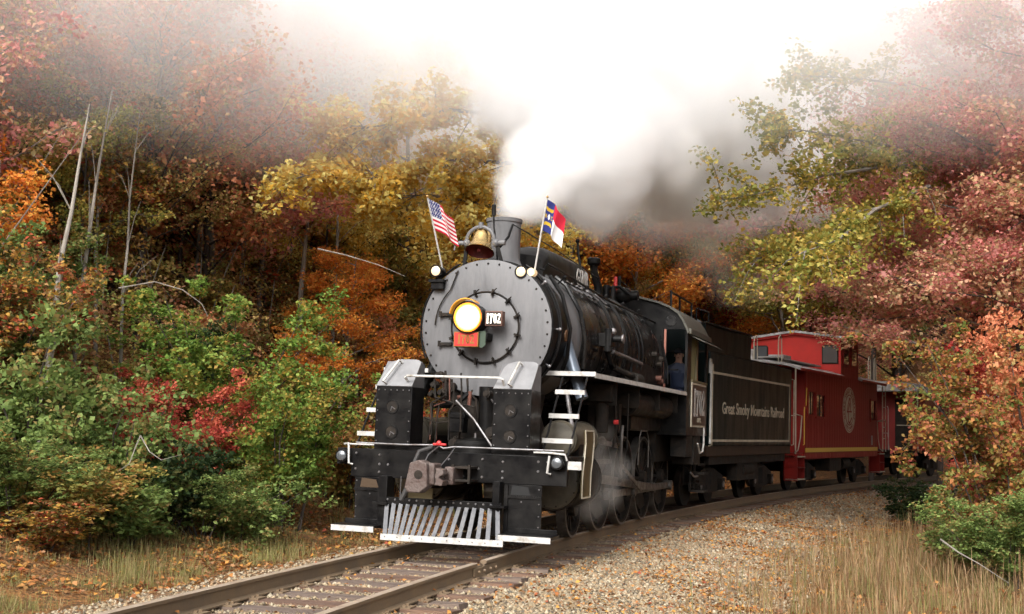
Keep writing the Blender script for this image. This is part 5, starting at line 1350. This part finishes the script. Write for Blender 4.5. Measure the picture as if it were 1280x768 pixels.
# named trees and shrubs: (kind, proto, pixel column, distance, palette, scale, zscale, label, category)
LAST = [None]
NAMED = [
 ('tree',0,60,25,'rust',1.0,1,'rust-brown tree at the left edge of the wooded bank','tree'),
 ('tree',1,165,24,'rust',.95,1,'bronze-leaved tree right of the leaning pale trunks','tree'),
 ('tree',2,255,27,'rust',.95,1,'copper-coloured tree above the bright yellow-green shrub','tree'),
 ('tree',4,330,31,'mixed',1.1,1,'thin mixed-colour tree before the upright pale trunks','tree'),
 ('maple_tree',3,505,33,'yellow',1.05,1,'yellow maple spreading branches left above the locomotive','tree'),
 ('maple_tree',2,580,36,'yellow',1.15,1,'golden tree directly behind the smokestack','tree'),
 ('tree',0,420,27,'orange',.55,1,'small orange tree low on the bank left of the boiler','tree'),
 ('tree',4,380,38,'ygreen',1.1,1,'airy yellow-green tree high on the left bank','tree'),
 ('tree',2,180,37,'pink',1.15,1,'pinkish-orange tree high on the bank near the top left','tree'),
 ('tree',1,300,42,'pink',1.25,1,'pink-leaved tree topping the left bank','tree'),
 ('shrub',4,285,21.0,'lime',1.05,1.0,'bright yellow-green shrub in the middle of the left bank','shrub'),
 ('shrub',5,350,20.3,'lime',.98,1.05,'feathery bright green shrub left of the locomotive','shrub'),
 ('shrub',0,45,17.5,'green',1.1,1.1,'leafy green shrub at the left edge of the picture','shrub'),
 ('shrub',1,130,17.8,'green',1.05,1.1,'round-leaved green shrub at the foot of the bank','shrub'),
 ('shrub',2,10,19,'green',.95,1,'tall green shrub climbing behind the left-edge shrub','shrub'),
 ('shrub',3,215,17.8,'dgreen',.8,1,'dark green bush with bare grey twigs beside it','shrub'),
 ('shrub',5,222,19.4,'red',.78,1.1,'crimson-leaved shrub between the green bushes','shrub'),
 ('shrub',1,300,18.6,'green',.75,.9,'low green bush above the leafy bank foot','shrub'),
 ('shrub',0,430,24,'olive',.95,1,'olive and yellow shrub just left of the smokebox','shrub'),
 ('shrub',2,470,25,'mixed',.95,1,'mottled brown shrub behind the front step box','shrub'),
 ('maple_tree',6,1215,27,'pink',.98,1,'large pink-red maple leaning over the line at upper right','tree'),
 ('maple_tree',6,1330,23,'pink',.9,1,'pink-red maple cut off by the right edge','tree'),
 ('tree',3,1120,58,'pink',1.5,1.2,'rose-coloured tree above the caboose roof','tree'),
 ('tree',3,1210,50,'pink',1.6,1.2,'tall dusky pink tree in the added haze at upper right','tree'),
 ('tree',1,1010,60,'red',1.3,1.0,'crimson tree behind the coal bunker','tree'),
 ('tree',6,1120,50,'ygreen',1.2,1.1,'yellow-green tree rising behind the caboose cupola','tree'),
 ('shrub',4,1268,18.8,'bush',1.0,1.1,'rust, orange and olive shrub in the right foreground','shrub'),
 ('shrub',5,1250,16.8,'green',.72,.75,'green shrub with reddish tips at the lower right edge','shrub'),
 ('shrub',4,1300,20.0,'rust',1.0,1.25,'tall rusty red shrub at the right edge','shrub'),
 ('shrub',4,1262,24,'red',1.0,1.1,'dark reddish shrub hiding the last red car','shrub'),
 ('shrub',3,1140,30,'dgreen',.9,.8,'low dark green bush at the end of the caboose','shrub'),
 ('shrub',1,1235,17.6,'green',.8,.8,'low green bush beneath the orange shrub','shrub'),
 ('shrub',5,25,15.6,'green',.72,.62,'low green shrub nearest the verge at the left edge','shrub'),
 ('shrub',0,95,16.0,'olive',.85,.7,'low olive scrub spilling onto the verge at left','shrub'),
 ('shrub',3,160,16.6,'green',.8,.7,'small green bush in front of the round-leaved shrub','shrub'),
 ('shrub',3,60,15.2,'mixed',.7,.55,'brownish low scrub at the edge of the left verge','shrub'),
 ('shrub',5,255,18.0,'green',.62,.7,'dense low green bush beside the forked grey twig','shrub'),
 ('tree',6,1085,49,'pink',1.5,1.15,'tall pink tree directly above the caboose','tree'),
 ('maple_tree',6,1168,33,'pink',1.12,1.05,'broad pink maple spreading above the rear of the caboose','tree'),
 ('maple_tree',6,1245,37,'wood',1.2,1.1,'tawny maple behind the pink one at upper right','tree'),
 ('maple_tree',6,1215,25,'pink',.8,.95,'rosy maple whose low limbs hang over the line','tree'),
 ('tree',6,985,52,'ygreen',1.25,1.1,'yellow-green tree at the right edge of the steam','tree'),
]
for kd, pi, px, Y, pal, sc, zs, lab, cat in NAMED:
    x, y = xy(px, Y); plant(kd, (TREES if cat == 'tree' else SHRUBS)[pi], x, y, pal, sc, lab, cat, zs=zs)
# forest on the bank further back: individual trees, grouped by look
FOREST = {'rust':'bronze-leaved tree in the wood on the left bank','orange':'orange tree in the wood behind the train','mixed':'mixed brown and green tree in the wood','red':'red-leaved tree in the wood behind the train',
          'pink':'rose-pink tree in the wood at upper right','yellow':'yellow tree in the wood behind the engine','ygreen':'yellow-green tree in the wood','olive':'dull olive tree in the wood','green':'green tree in the wood','wood':'tree of mixed tawny and green leaves in the wood'}
rf = random.Random(12); WOOD = []
def forest(n, s0, s1, u0, u1, pals, smin, smax):
    out = []; tries = 0
    while len(out) < n and tries < n*40:
        tries += 1
        s, u = rf.uniform(s0, s1), rf.uniform(u0, u1); q = trk(s, u)
        a = math.atan2(q[0], q[1]); d = math.hypot(q[0], q[1])
        if abs(a) > rad(25.5) or any((q[0]-o[0])**2+(q[1]-o[1])**2 < 3.2 for o in out): continue
        out.append((q[0], q[1])); px = 640+FPX*q[0]/q[1]
        pl = pals(px, d)
        plant('tree', TREES[rf.randrange(6)], float(q[0]), float(q[1]), pl, rf.uniform(smin, smax), FOREST[pl], 'tree', group=FOREST[pl].replace('tree', 'trees', 1), rot=rf.uniform(0, 6.28)); WOOD.append((bpy.context.scene.collection.objects[-1], 0) if False else (LAST[0], pl, 'tree', px, d, u))
def palL(px, d):
    if px < 330: return rf.choice(['rust','rust','orange','wood','pink','pink','wood','ygreen'])
    if px < 640: return rf.choice(['rust','wood','yellow','yellow','ygreen','orange'])
    if px < 900: return rf.choice(['orange','orange','wood','red','yellow'])
    if px < 1060: return rf.choice(['red','orange','mixed','pink','ygreen','olive'])
    return rf.choice(['orange','mixed','pink','pink','red','green'])
forest(26, -4, 14, -18, -9, palL, .75, 1.0)
forest(34, -5, 22, -14, -8.5, palL, .42, .68)
forest(20, 20, 60, -12, -7.5, palL, .5, .8)
forest(34, 8, 36, -26, -8.5, palL, .8, 1.1)
forest(44, 30, 85, -30, -8.0, palL, .9, 1.3)
forest(34, 0, 80, -50, -26, palL, 1.1, 1.5)
forest(26, 22, 75, 6.5, 30, lambda px, d: rf.choice(['pink','pink','wood','ygreen','red']), 1.2, 1.7)
forest(22, 28, 60, -16, -7.5, lambda px, d: rf.choice(['pink','wood','ygreen','orange','red']) if px > 930 else rf.choice(['orange','wood','olive']), 1.2, 1.7)
def shrubs(n, s0, s1, u0, u1, pals, smin, smax):
    for i in range(n):
        for t in range(50):
            s, u = rf.uniform(s0, s1), rf.uniform(u0, u1); q = trk(s, u)
            if abs(math.atan2(q[0], q[1])) < rad(25): break
        pl = rf.choice(pals)
        nm = {'green':'green','dgreen':'dark green','mixed':'mottled brown and green','rust':'rust-brown','orange':'orange','red':'red','olive':'olive','lime':'bright green'}[pl]
        plant('shrub', SHRUBS[rf.randrange(6)], float(q[0]), float(q[1]), pl, rf.uniform(smin, smax), nm+' shrub in the undergrowth of the wooded bank', 'shrub', group=nm+' shrubs on the wooded bank'); WOOD.append((LAST[0], nm, 'shrub', 640+FPX*q[0]/q[1], math.hypot(q[0],q[1]), u))
shrubs(40, -4, 14, -15, -6.8, ['mixed','rust','dgreen','olive','green','rust'], .7, 1.25)
shrubs(46, 10, 60, -16, -6.0, ['mixed','rust','orange','olive','red','dgreen'], .8, 1.5)
shrubs(40, 30, 80, -30, -6.0, ['mixed','orange','orange','red','olive'], 1.2, 2.2)
# undergrowth: one mass of leaves over the bank
def under(N, smin, smax, umin, umax, hmax, size, seed):
    r = np.random.default_rng(seed); nc = N//45
    s, u = r.uniform(smin, smax, nc), r.uniform(umin, umax, nc); h = r.random(nc)**1.5*hmax
    c = trk_np(s, u, ground_z(s, u)+.1+h); k = r.integers(0, nc, N)
    off = r.normal(0, 1, (N,3)); off /= np.linalg.norm(off,axis=1)[:,None]; off *= (r.random(N)**.5)[:,None]
    C = c[k]+off*np.array([.45,.45,.22])
    V, F = leaf_geo(C, size, r, .9, droop=.2)
    return V, F, np.repeat(np.clip(.75*r.random(nc)[k]+.25*r.random(N), 0, 1), 4)
V, F, A = cat_geo([under(150000, -7, 16, -17, -6.8, 1.7, .085, 51), under(90000, 14, 60, -24, -6.5, 2.2, .12, 52), under(60000, 30, 95, -50, -8, 3.0, .18, 53)])
o = bpy.data.objects.new('undergrowth', np_mesh('undergrowth', V, F, LM['wood'], {'rnd': A}))
link(o, kind='stuff', label='tangled brown, green and orange undergrowth covering the bank', cat='undergrowth')
# bare twigs in the undergrowth
r_ = np.random.default_rng(5); g = G()
for i in range(700):
    s, u = r_.uniform(-7, 45), r_.uniform(-20, -7); p = trk_np(np.array(s), np.array(u), ground_z(np.array(s), np.array(u)))
    L = r_.uniform(1.2, 4.0); a = r_.uniform(0, 6.28); tl = abs(r_.normal(0,.35)); d = np.array([math.cos(a)*tl, math.sin(a)*tl, 1]); m = p+d*L*.5+r_.normal(0,.1,3); q = p+d*L+r_.normal(0,.25,3)
    g.tube([p, m, q], [.016,.011,.004], 4)
g.obj('saplings', BARK, kind='stuff', label='thin bare stems standing in the undergrowth', cat='saplings')

# pale bare trunks one can tell apart
def bare(px0, py0, Y0, px1, py1, Y1, r0, lab, twigs=5, seed=0):
    py1 -= 45; twigs += 3
    x0, y0 = xy(px0, Y0); z0 = gpt(x0, y0)-.3
    x1, y1 = xy(px1, Y1); z1 = CAMZ+(HOR-py1)/FPX*Y1
    rr = random.Random(seed); e = empty('bare_tree', (x0, y0, z0), label=lab, cat='tree')
    A = Vector((0,0,0)); B = Vector((x1-x0, y1-y0, z1-z0)); pts = []
    for k in range(8):
        t = k/7; pts.append(A.lerp(B, t)+Vector((rr.uniform(-1,1), rr.uniform(-1,1), 0))*.02*math.sin(t*PI)*B.length*.25 + Vector((-.25*math.sin(t*PI),0,0))*.3)
    G().tube(pts, [r0*(1-.82*(k/7)**1.3) for k in range(8)], 9).obj('trunk', BARK, e)
    for k in range(twigs):
        i = rr.randrange(3, 7); p = pts[i]; d = Vector((rr.uniform(-1,1), rr.uniform(-.6,.6), rr.uniform(.5,1.4))).normalized()*rr.uniform(.5,1.2)
        G().tube([p, p+d*.5+Vector((0,0,.1)), p+d], [.010,.007,.002], 5).obj('branch', BARK, e)
bare(48,470,17.6,100,168,18.5,.062,'leaning pale bare trunk, foremost at the far left',4,1)
bare(85,420,20,128,150,21,.05,'slim pale trunk just right of the leaning one',4,2)
bare(120,400,22,122,150,23,.04,'thin straight pale trunk beside the slim one',3,3)
bare(322,300,29,338,196,29,.07,'pale upright trunk, left of the group above the green shrub',4,4)
bare(338,300,30,352,190,30,.05,'thin upright pale trunk in the middle of the group',3,5)
bare(352,310,30,382,200,31,.045,'slanting pale trunk crossing the upright ones',3,6)
bare(368,310,27,396,190,28,.075,'stoutest pale trunk right of the slanting one',5,7)
bare(150,420,21,165,170,22,.035,'slender straight grey trunk right of the leaning group',3,11)
bare(20,430,21,38,160,22,.045,'grey trunk nearest the left edge of the picture',3,12)
bare(240,330,27,262,160,28,.045,'grey trunk standing alone among bronze leaves',3,13)
bare(300,310,28,306,180,29,.04,'thin grey trunk at the left end of the upright group',3,14)
bare(412,300,28,428,170,29,.05,'grey trunk behind the yellow bough',3,15)
bare(70,250,29,66,60,30,.10,'grey trunk rising into the added haze at top left',4,8)
bare(205,200,33,212,50,34,.09,'faint tall trunk in the treetops under added haze',4,9)

# yellow maple branch reaching across above the bank
def branch(pts, lab, pal, leaves, seed, spread=.5, lsize=.11, hang=.1):
    """pts in world coordinates, thick end first"""
    leaves = int(leaves*1.7); b = Vector(pts[0]); e = empty('maple_bough', b, label=lab, cat='branch'); Q = [Vector(p)-b for p in pts]
    r = np.random.default_rng(seed); g = G(); n = len(Q)
    g.tube(Q, [.045*(1-.85*k/(n-1)) for k in range(n)], 6); cc = []
    for i in range(1, n):
        for k in range(9):
            t = r.random(); p = Q[i-1].lerp(Q[i], t); d = (Q[i]-Q[i-1]).normalized(); sd = Vector((-d.y, d.x, 0))*(1 if k % 2 else -1)
            q = p+(d*r.uniform(.3,1)+sd*r.uniform(.1,.9)+Vector((0,0,r.normal(-hang*1.2,.55))))*spread*2.0*r.uniform(.5,1)
            m = p.lerp(q,.5)+Vector((0,0,.10)); g.tube([p, m, q], [.013,.009,.003], 4)
            for t2 in (.35,.6,.8,1.0):
                c = m.lerp(q, (t2-.5)*2) if t2 > .5 else p.lerp(m, t2*2)
                for z in range(2): w_ = c+Vector(r.normal(0,.16,3))*spread; cc.append(np.array(w_))
    g.obj('twigs', BARK, e)
    cc = np.array(cc); k = r.integers(0, len(cc), leaves); off = r.normal(0,1,(leaves,3)); off /= np.linalg.norm(off,axis=1)[:,None]; off *= (r.random(leaves)**.5)[:,None]
    V, F = leaf_geo(cc[k]+off*.24*np.array([1,1,.8]), lsize, r, .9, droop=.3)
    A = np.clip(.5*r.random(len(cc))[k]+.5*r.random(leaves), 0, 1)
    link(bpy.data.objects.new('leaves', np_mesh('leaves', V, F, LM[pal], {'rnd': np.repeat(A,4)})), e)
def W(px, py, Y): return ((px-640)/FPX*Y, Y, CAMZ+(HOR-py)/FPX*Y)
branch([W(640,200,27),W(560,195,26),W(490,215,25),W(430,225,24.5),W(375,215,24)], 'long yellow-leaved branch reaching left above the flag', 'yellow', 3000, 1, .55, .12)
branch([W(640,262,28),W(590,250,27),W(530,240,26),W(470,250,25.5)], 'lower yellow branch just above the American flag', 'yellow', 2200, 2, .5, .12)
branch([W(640,140,27),W(560,130,26),W(480,150,25),W(410,160,25)], 'upper yellow branch fading into the added haze', 'yellow', 2600, 3, .7, .13)
branch([W(1200,200,26),W(1130,180,25),W(1060,165,24),W(965,150,23)], 'yellow-green branch reaching left through the steam, upper one', 'ygreen', 1700, 4, .5, .11, .2)
branch([W(1180,200,25),W(1110,205,24.5),W(1040,215,24),W(975,235,23.5),W(905,248,23)], 'yellow-green branch tip hanging in front of the steam', 'ygreen', 1800, 5, .42, .10, .2)
branch([W(1150,230,26),W(1090,265,25),W(1040,300,24.5),W(990,318,24),W(945,322,23.5)], 'lowest yellow-green branch above the caboose', 'ygreen', 2000, 6, .48, .10, .2)
branch([W(1230,120,28),W(1160,100,27),W(1090,90,26),W(1010,85,25)], 'yellow-green branch high above the plume edge, topmost', 'ygreen', 1800, 7, .6, .11, .2)
branch([W(1170,230,24),W(1100,260,23),W(1050,300,22.5),W(1005,315,22)], 'leafy yellow-green branch hanging just above the cupola', 'ygreen', 2000, 8, .5, .10, .25)
# bare grey branches among the shrubs
def twig(pts, rr, lab):
    b = Vector(pts[0]); e = G().tube([Vector(p)-b for p in pts], [rr*(1-.8*k/(len(pts)-1)) for k in range(len(pts))], 6).obj('bare_branch', BARK)
    e.location = b; e['label'] = lab; e['category'] = 'branch'; return e
twig([W(145,360,17),W(190,352,16.9),W(225,362,16.8),W(250,380,16.7),W(258,396,16.6)], .010, 'bare grey branch arching in front of the yellow-green shrub')
twig([W(178,545,16.1),W(172,560,16),W(165,580,15.9),W(140,596,15.9)], .010, 'forked grey twig at the centre of the dark bush')
twig([W(178,545,16.1),W(190,565,15.9),W(205,575,15.9),W(230,568,15.8)], .009, 'grey twig forking right from the dark bush')
twig([W(395,310,22),W(430,318,21.8),W(470,330,21.5),W(505,345,21.2)], .015, 'thin bare branch slanting down towards the smokebox')
twig([W(1168,672,14.5),W(1190,688,14.4),W(1215,702,14.3),W(1250,725,14.2)], .012, 'pale dead stalk lying in the grass at lower right')
twig([W(1100,400,26),W(1150,395,25.5),W(1200,380,25)], .02, 'bare grey branch inside the pink maple')
# pale rock on the bank foot
rk = G().ball((0,0,0), (.30,.18,.12), 12); rr = random.Random(9)
rk.v = [(x*rr.uniform(.75,1.2), y*rr.uniform(.75,1.2), z*rr.uniform(.7,1.3)) for x, y, z in rk.v]
o = rk.obj('rock', ROCKM, auto=20, label='pale rock lying among fallen leaves on the bank foot', cat='rock'); q = W(345,662,21.3); o.location = (q[0], q[1], gpt(q[0], q[1])+.06)

# each wood tree and shrub says where it stands
NAMEP = {'rust':'bronze-leaved','orange':'orange','mixed':'mottled brown and green','red':'red-leaved','pink':'rose-pink','yellow':'yellow','ygreen':'yellow-green','olive':'dull olive','green':'green','wood':'tawny and green'}
def where(px):
    for lim, t in ((110,'at the far left edge'),(230,'near the leaning bare trees'),(400,'above the bright green shrubs'),(520,'left of the smokebox'),(650,'behind the smokestack'),(780,'behind the boiler'),(900,'behind the cab'),(1010,'behind the tender'),(1130,'behind the caboose'),(9999,'behind the big pink maple')):
        if px < lim: return t
def row(u): return 'trackside' if u > -9 else 'low' if u > -15 else 'midway' if u > -24 else 'high'
from collections import defaultdict
BK = defaultdict(list)
for o, pl, kd, px, d, u in WOOD:
    nm = NAMEP[pl] if kd == 'tree' else pl
    BK[f'{nm} {kd} {row(u)} on bank {where(px)}' if u < 5 else f'{nm} {kd} on the near side of the track, right'].append((px, o))
ORD = ['leftmost','second from left','third from left','fourth from left','fifth from left','sixth from left','seventh from left','eighth from left','ninth from left','tenth from left']
for lab, L_ in BK.items():
    L_.sort(key=lambda t: t[0])
    for k, (px, o) in enumerate(L_):
        o['label'] = lab if len(L_) == 1 else lab + ', ' + (ORD[k] if k < len(L_)-1 or len(L_) > 2 else 'rightmost')

# ------------------------------------------------------------------ steam, and haze added for the white top fade
def vol_mat(name, dens, col=(.95,.95,.95), aniso=0.2):
    m, N, L = newmat(name); out = N.new('ShaderNodeOutputMaterial'); v = N.new('ShaderNodeVolumePrincipled')
    v.inputs['Color'].default_value = (*col, 1); v.inputs['Density'].default_value = dens; v.inputs['Anisotropy'].default_value = aniso
    v.inputs['Density Attribute'].default_value = 'density'
    L.new(v.outputs[0], out.inputs['Volume']); return m
def cloud(name, blobs, res, m, label, cat, nscale=1.2, namp=.55, power=1.0, seed=0.0, billow=0.0):
    """a fog volume filled by geometry nodes: union of soft balls eaten away by noise. blobs = (x,y,z,r,weight)"""
    lo = np.min([[b[0]-b[3], b[1]-b[3], b[2]-b[3]] for b in blobs], 0)-.3; hi = np.max([[b[0]+b[3], b[1]+b[3], b[2]+b[3]] for b in blobs], 0)+.3
    ng = bpy.data.node_groups.new(name+'_field', 'GeometryNodeTree'); ng.interface.new_socket('Geometry', in_out='OUTPUT', socket_type='NodeSocketGeometry')
    N, L = ng.nodes, ng.links; out = N.new('NodeGroupOutput'); pos = N.new('GeometryNodeInputPosition')
    nz = N.new('ShaderNodeTexNoise'); nz.inputs['Scale'].default_value = nscale; nz.inputs['Detail'].default_value = 5; nz.inputs['Roughness'].default_value = .58
    ofs = N.new('ShaderNodeVectorMath'); ofs.operation = 'ADD'; ofs.inputs[1].default_value = (seed, seed*2, -seed); L.new(pos.outputs[0], ofs.inputs[0]); L.new(ofs.outputs[0], nz.inputs['Vector'])
    acc = None
    def math_(op, a, b=None, clamp=False):
        n = N.new('ShaderNodeMath'); n.operation = op; n.use_clamp = clamp
        for i, q in enumerate((a, b)):
            if q is None: continue
            if isinstance(q, (int, float)): n.inputs[i].default_value = q
            else: L.new(q, n.inputs[i])
        return n.outputs[0]
    for (x, y, z, r, w) in blobs:
        d = N.new('ShaderNodeVectorMath'); d.operation = 'DISTANCE'; L.new(pos.outputs[0], d.inputs[0]); d.inputs[1].default_value = (x, y, z)
        f = math_('MULTIPLY', math_('SUBTRACT', 1.0, math_('DIVIDE', d.outputs['Value'], r)), w)
        if acc is None: acc = f
        else:
            n = N.new('ShaderNodeMath'); n.operation = 'SMOOTH_MAX'; n.inputs[2].default_value = .15; L.new(acc, n.inputs[0]); L.new(f, n.inputs[1]); acc = n.outputs[0]
    nn = math_('MULTIPLY', math_('SUBTRACT', nz.outputs[0], .5), namp*2)
    val = math_('MULTIPLY', math_('ADD', acc, nn), 1.0)
    if billow:
        for sc_, am in ((.75, billow), (1.8, billow*.5), (4.2, billow*.22)):
            vo = N.new('ShaderNodeTexVoronoi'); vo.feature = 'SMOOTH_F1'; vo.inputs['Smoothness'].default_value = .15; vo.inputs['Scale'].default_value = sc_
            wv = N.new('ShaderNodeVectorMath'); wv.operation = 'MULTIPLY_ADD'; L.new(nz.outputs['Color'], wv.inputs[0]); wv.inputs[1].default_value = (.5/sc_,)*3; L.new(ofs.outputs[0], wv.inputs[2])
            L.new(wv.outputs[0], vo.inputs['Vector'])
            val = math_('ADD', val, math_('MULTIPLY', math_('SUBTRACT', .5, vo.outputs['Distance']), am))
    val = math_('SUBTRACT', val, .14)
    val = math_('MINIMUM', math_('MAXIMUM', math_('MULTIPLY', val, power), 0.0), 1.0)
    # nothing outside the balls themselves
    val = math_('MULTIPLY', val, math_('MULTIPLY', acc, 6.0, True))
    vc = N.new('GeometryNodeVolumeCube'); L.new(val, vc.inputs['Density'])
    vc.inputs['Min'].default_value = lo; vc.inputs['Max'].default_value = hi
    for k, a in enumerate(('Resolution X','Resolution Y','Resolution Z')): vc.inputs[a].default_value = max(8, int((hi[k]-lo[k])*res))
    sm = N.new('GeometryNodeSetMaterial'); sm.inputs['Material'].default_value = m; L.new(vc.outputs[0], sm.inputs[0]); L.new(sm.outputs[0], out.inputs[0])
    vd = bpy.data.volumes.new(name); vd.materials.append(m); o = bpy.data.objects.new(name, vd)
    md = o.modifiers.new('field', 'NODES'); md.node_group = ng
    return link(o, label=label, cat=cat, kind='stuff')
def WB(px, py, Y, rpx, w=1.0): q = W(px, py, Y); return (q[0], q[1], q[2], rpx/FPX*Y, w)
STEAM = vol_mat('white_steam', 2.1, (1,1,1), .1)
STEAM2 = vol_mat('thin_steam', .5, (.995,.99,.985), .1)
cloud('steam_plume', [WB(636,262,18.3,22,1), WB(655,238,19,48,1), WB(690,215,20,78,1), WB(735,190,21.5,100,1.1), WB(790,160,23,118,1.1), WB(850,140,24.5,120,1.1), WB(905,170,26,105,1.1), WB(950,205,27,80,1), WB(850,225,25,80,1), WB(900,240,26,60,.9), WB(745,245,22,66,.9), WB(690,130,22,95,1), WB(770,90,24,115,1), WB(860,70,26,115,1), WB(690,60,24,100,.9), WB(640,110,23,70,.8)], 13,
      STEAM, 'huge white steam plume billowing back from the smokestack', 'steam', .9, .32, 6.0, 3.1, billow=.5)
cloud('drifting_steam', [WB(850,260,27,90,.9), WB(915,240,28,100,.8), WB(890,300,27,66,.8), WB(960,260,29,70,.6), WB(830,280,26,56,.8), WB(915,350,28,44,.8), WB(948,352,28,36,.7), WB(775,292,24,30,.8), WB(862,338,27,34,.7)], 5,
      STEAM2, 'thin grey-white steam drifting down behind the cab', 'steam', 1.1, .6, 1.6, 7.7, billow=.3)
cloud('cylinder_steam', [WB(742,575,18.2,32,1), WB(725,610,17.6,34,.9), WB(765,590,18.8,30,.9), WB(758,620,18.3,24,.8), WB(735,630,17.5,26,.8), WB(752,545,18.6,24,.8)], 16,
      vol_mat('wispy_steam', 1.6, (.95,.93,.9), .1), 'wisps of steam leaking beside the cylinder and wheels', 'steam', 2.6, .7, 1.2, 1.3)

HAZEM = vol_mat('added_haze_air', 1.0, (.99,.99,.99), .0)
def mist():
    ng = bpy.data.node_groups.new('mist_field', 'GeometryNodeTree'); ng.interface.new_socket('Geometry', in_out='OUTPUT', socket_type='NodeSocketGeometry')
    N, L = ng.nodes, ng.links; out = N.new('NodeGroupOutput'); pos = N.new('GeometryNodeInputPosition'); sp = N.new('ShaderNodeSeparateXYZ'); L.new(pos.outputs[0], sp.inputs[0])
    # added volume that whitens the top of the view, ragged below and above
    nz = N.new('ShaderNodeTexNoise'); nz.inputs['Scale'].default_value = .22; nz.inputs['Detail'].default_value = 3; L.new(pos.outputs[0], nz.inputs['Vector'])
    ad = N.new('ShaderNodeMath'); ad.operation = 'MULTIPLY_ADD'; L.new(nz.outputs[0], ad.inputs[0]); ad.inputs[1].default_value = 2.4; tl = N.new('ShaderNodeMath'); tl.operation = 'MULTIPLY_ADD'; L.new(sp.outputs['Y'], tl.inputs[0]); tl.inputs[1].default_value = -.11; L.new(sp.outputs['Z'], tl.inputs[2]); L.new(tl.outputs[0], ad.inputs[2])
    mr = N.new('ShaderNodeMapRange'); L.new(ad.outputs[0], mr.inputs['Value']); mr.inputs['From Min'].default_value = 4.9; mr.inputs['From Max'].default_value = 9.0; mr.inputs['To Min'].default_value = 0; mr.inputs['To Max'].default_value = 1
    m2 = N.new('ShaderNodeMapRange'); L.new(ad.outputs[0], m2.inputs['Value']); m2.inputs['From Min'].default_value = 11.5; m2.inputs['From Max'].default_value = 9.8
    ml0 = N.new('ShaderNodeMath'); ml0.operation = 'MULTIPLY'; L.new(mr.outputs[0], ml0.inputs[0]); L.new(m2.outputs[0], ml0.inputs[1])
    ml = N.new('ShaderNodeMath'); ml.operation = 'MULTIPLY'; L.new(ml0.outputs[0], ml.inputs[0]); ml.inputs[1].default_value = .23
    vc = N.new('GeometryNodeVolumeCube'); L.new(ml.outputs[0], vc.inputs['Density'])
    vc.inputs['Min'].default_value = (-30, 18, 4.5); vc.inputs['Max'].default_value = (35, 60, 17)
    vc.inputs['Resolution X'].default_value = 80; vc.inputs['Resolution Y'].default_value = 52; vc.inputs['Resolution Z'].default_value = 40
    sm = N.new('GeometryNodeSetMaterial'); sm.inputs['Material'].default_value = HAZEM; L.new(vc.outputs[0], sm.inputs[0]); L.new(sm.outputs[0], out.inputs[0])
    vd = bpy.data.volumes.new('mist'); vd.materials.append(HAZEM); o = bpy.data.objects.new('mist', vd); md = o.modifiers.new('field', 'NODES'); md.node_group = ng
    link(o, label='white haze added over the treetops to fade out the top of the view', cat='mist', kind='stuff')
mist()

# pieces that can be told apart become parts of their own
SPLIT = ('corner_handrail','bracket','main_frame','pilot_post','guide_bar','post_shelf','small_pipes','bunker_rim','steam_pipe','carrier','roof_rail','washout_plug','rusty_pipe','brace_rod','injector_pipe','gauge_pipe','lining','side_sill','cab_side','underframe','white_edge','end_platform','grab_iron','notice','wall_plank','platform_railing','whistle','lift_chain','front_ladder','end_ladder','steps','tender_steps','cab_steps','equipment_box','brake_reservoir','roof_vent')
for o in list(COL.objects):
    if o.type == 'MESH' and o.name.split('.')[0] in SPLIT and o.data.users == 1: pieces(o)
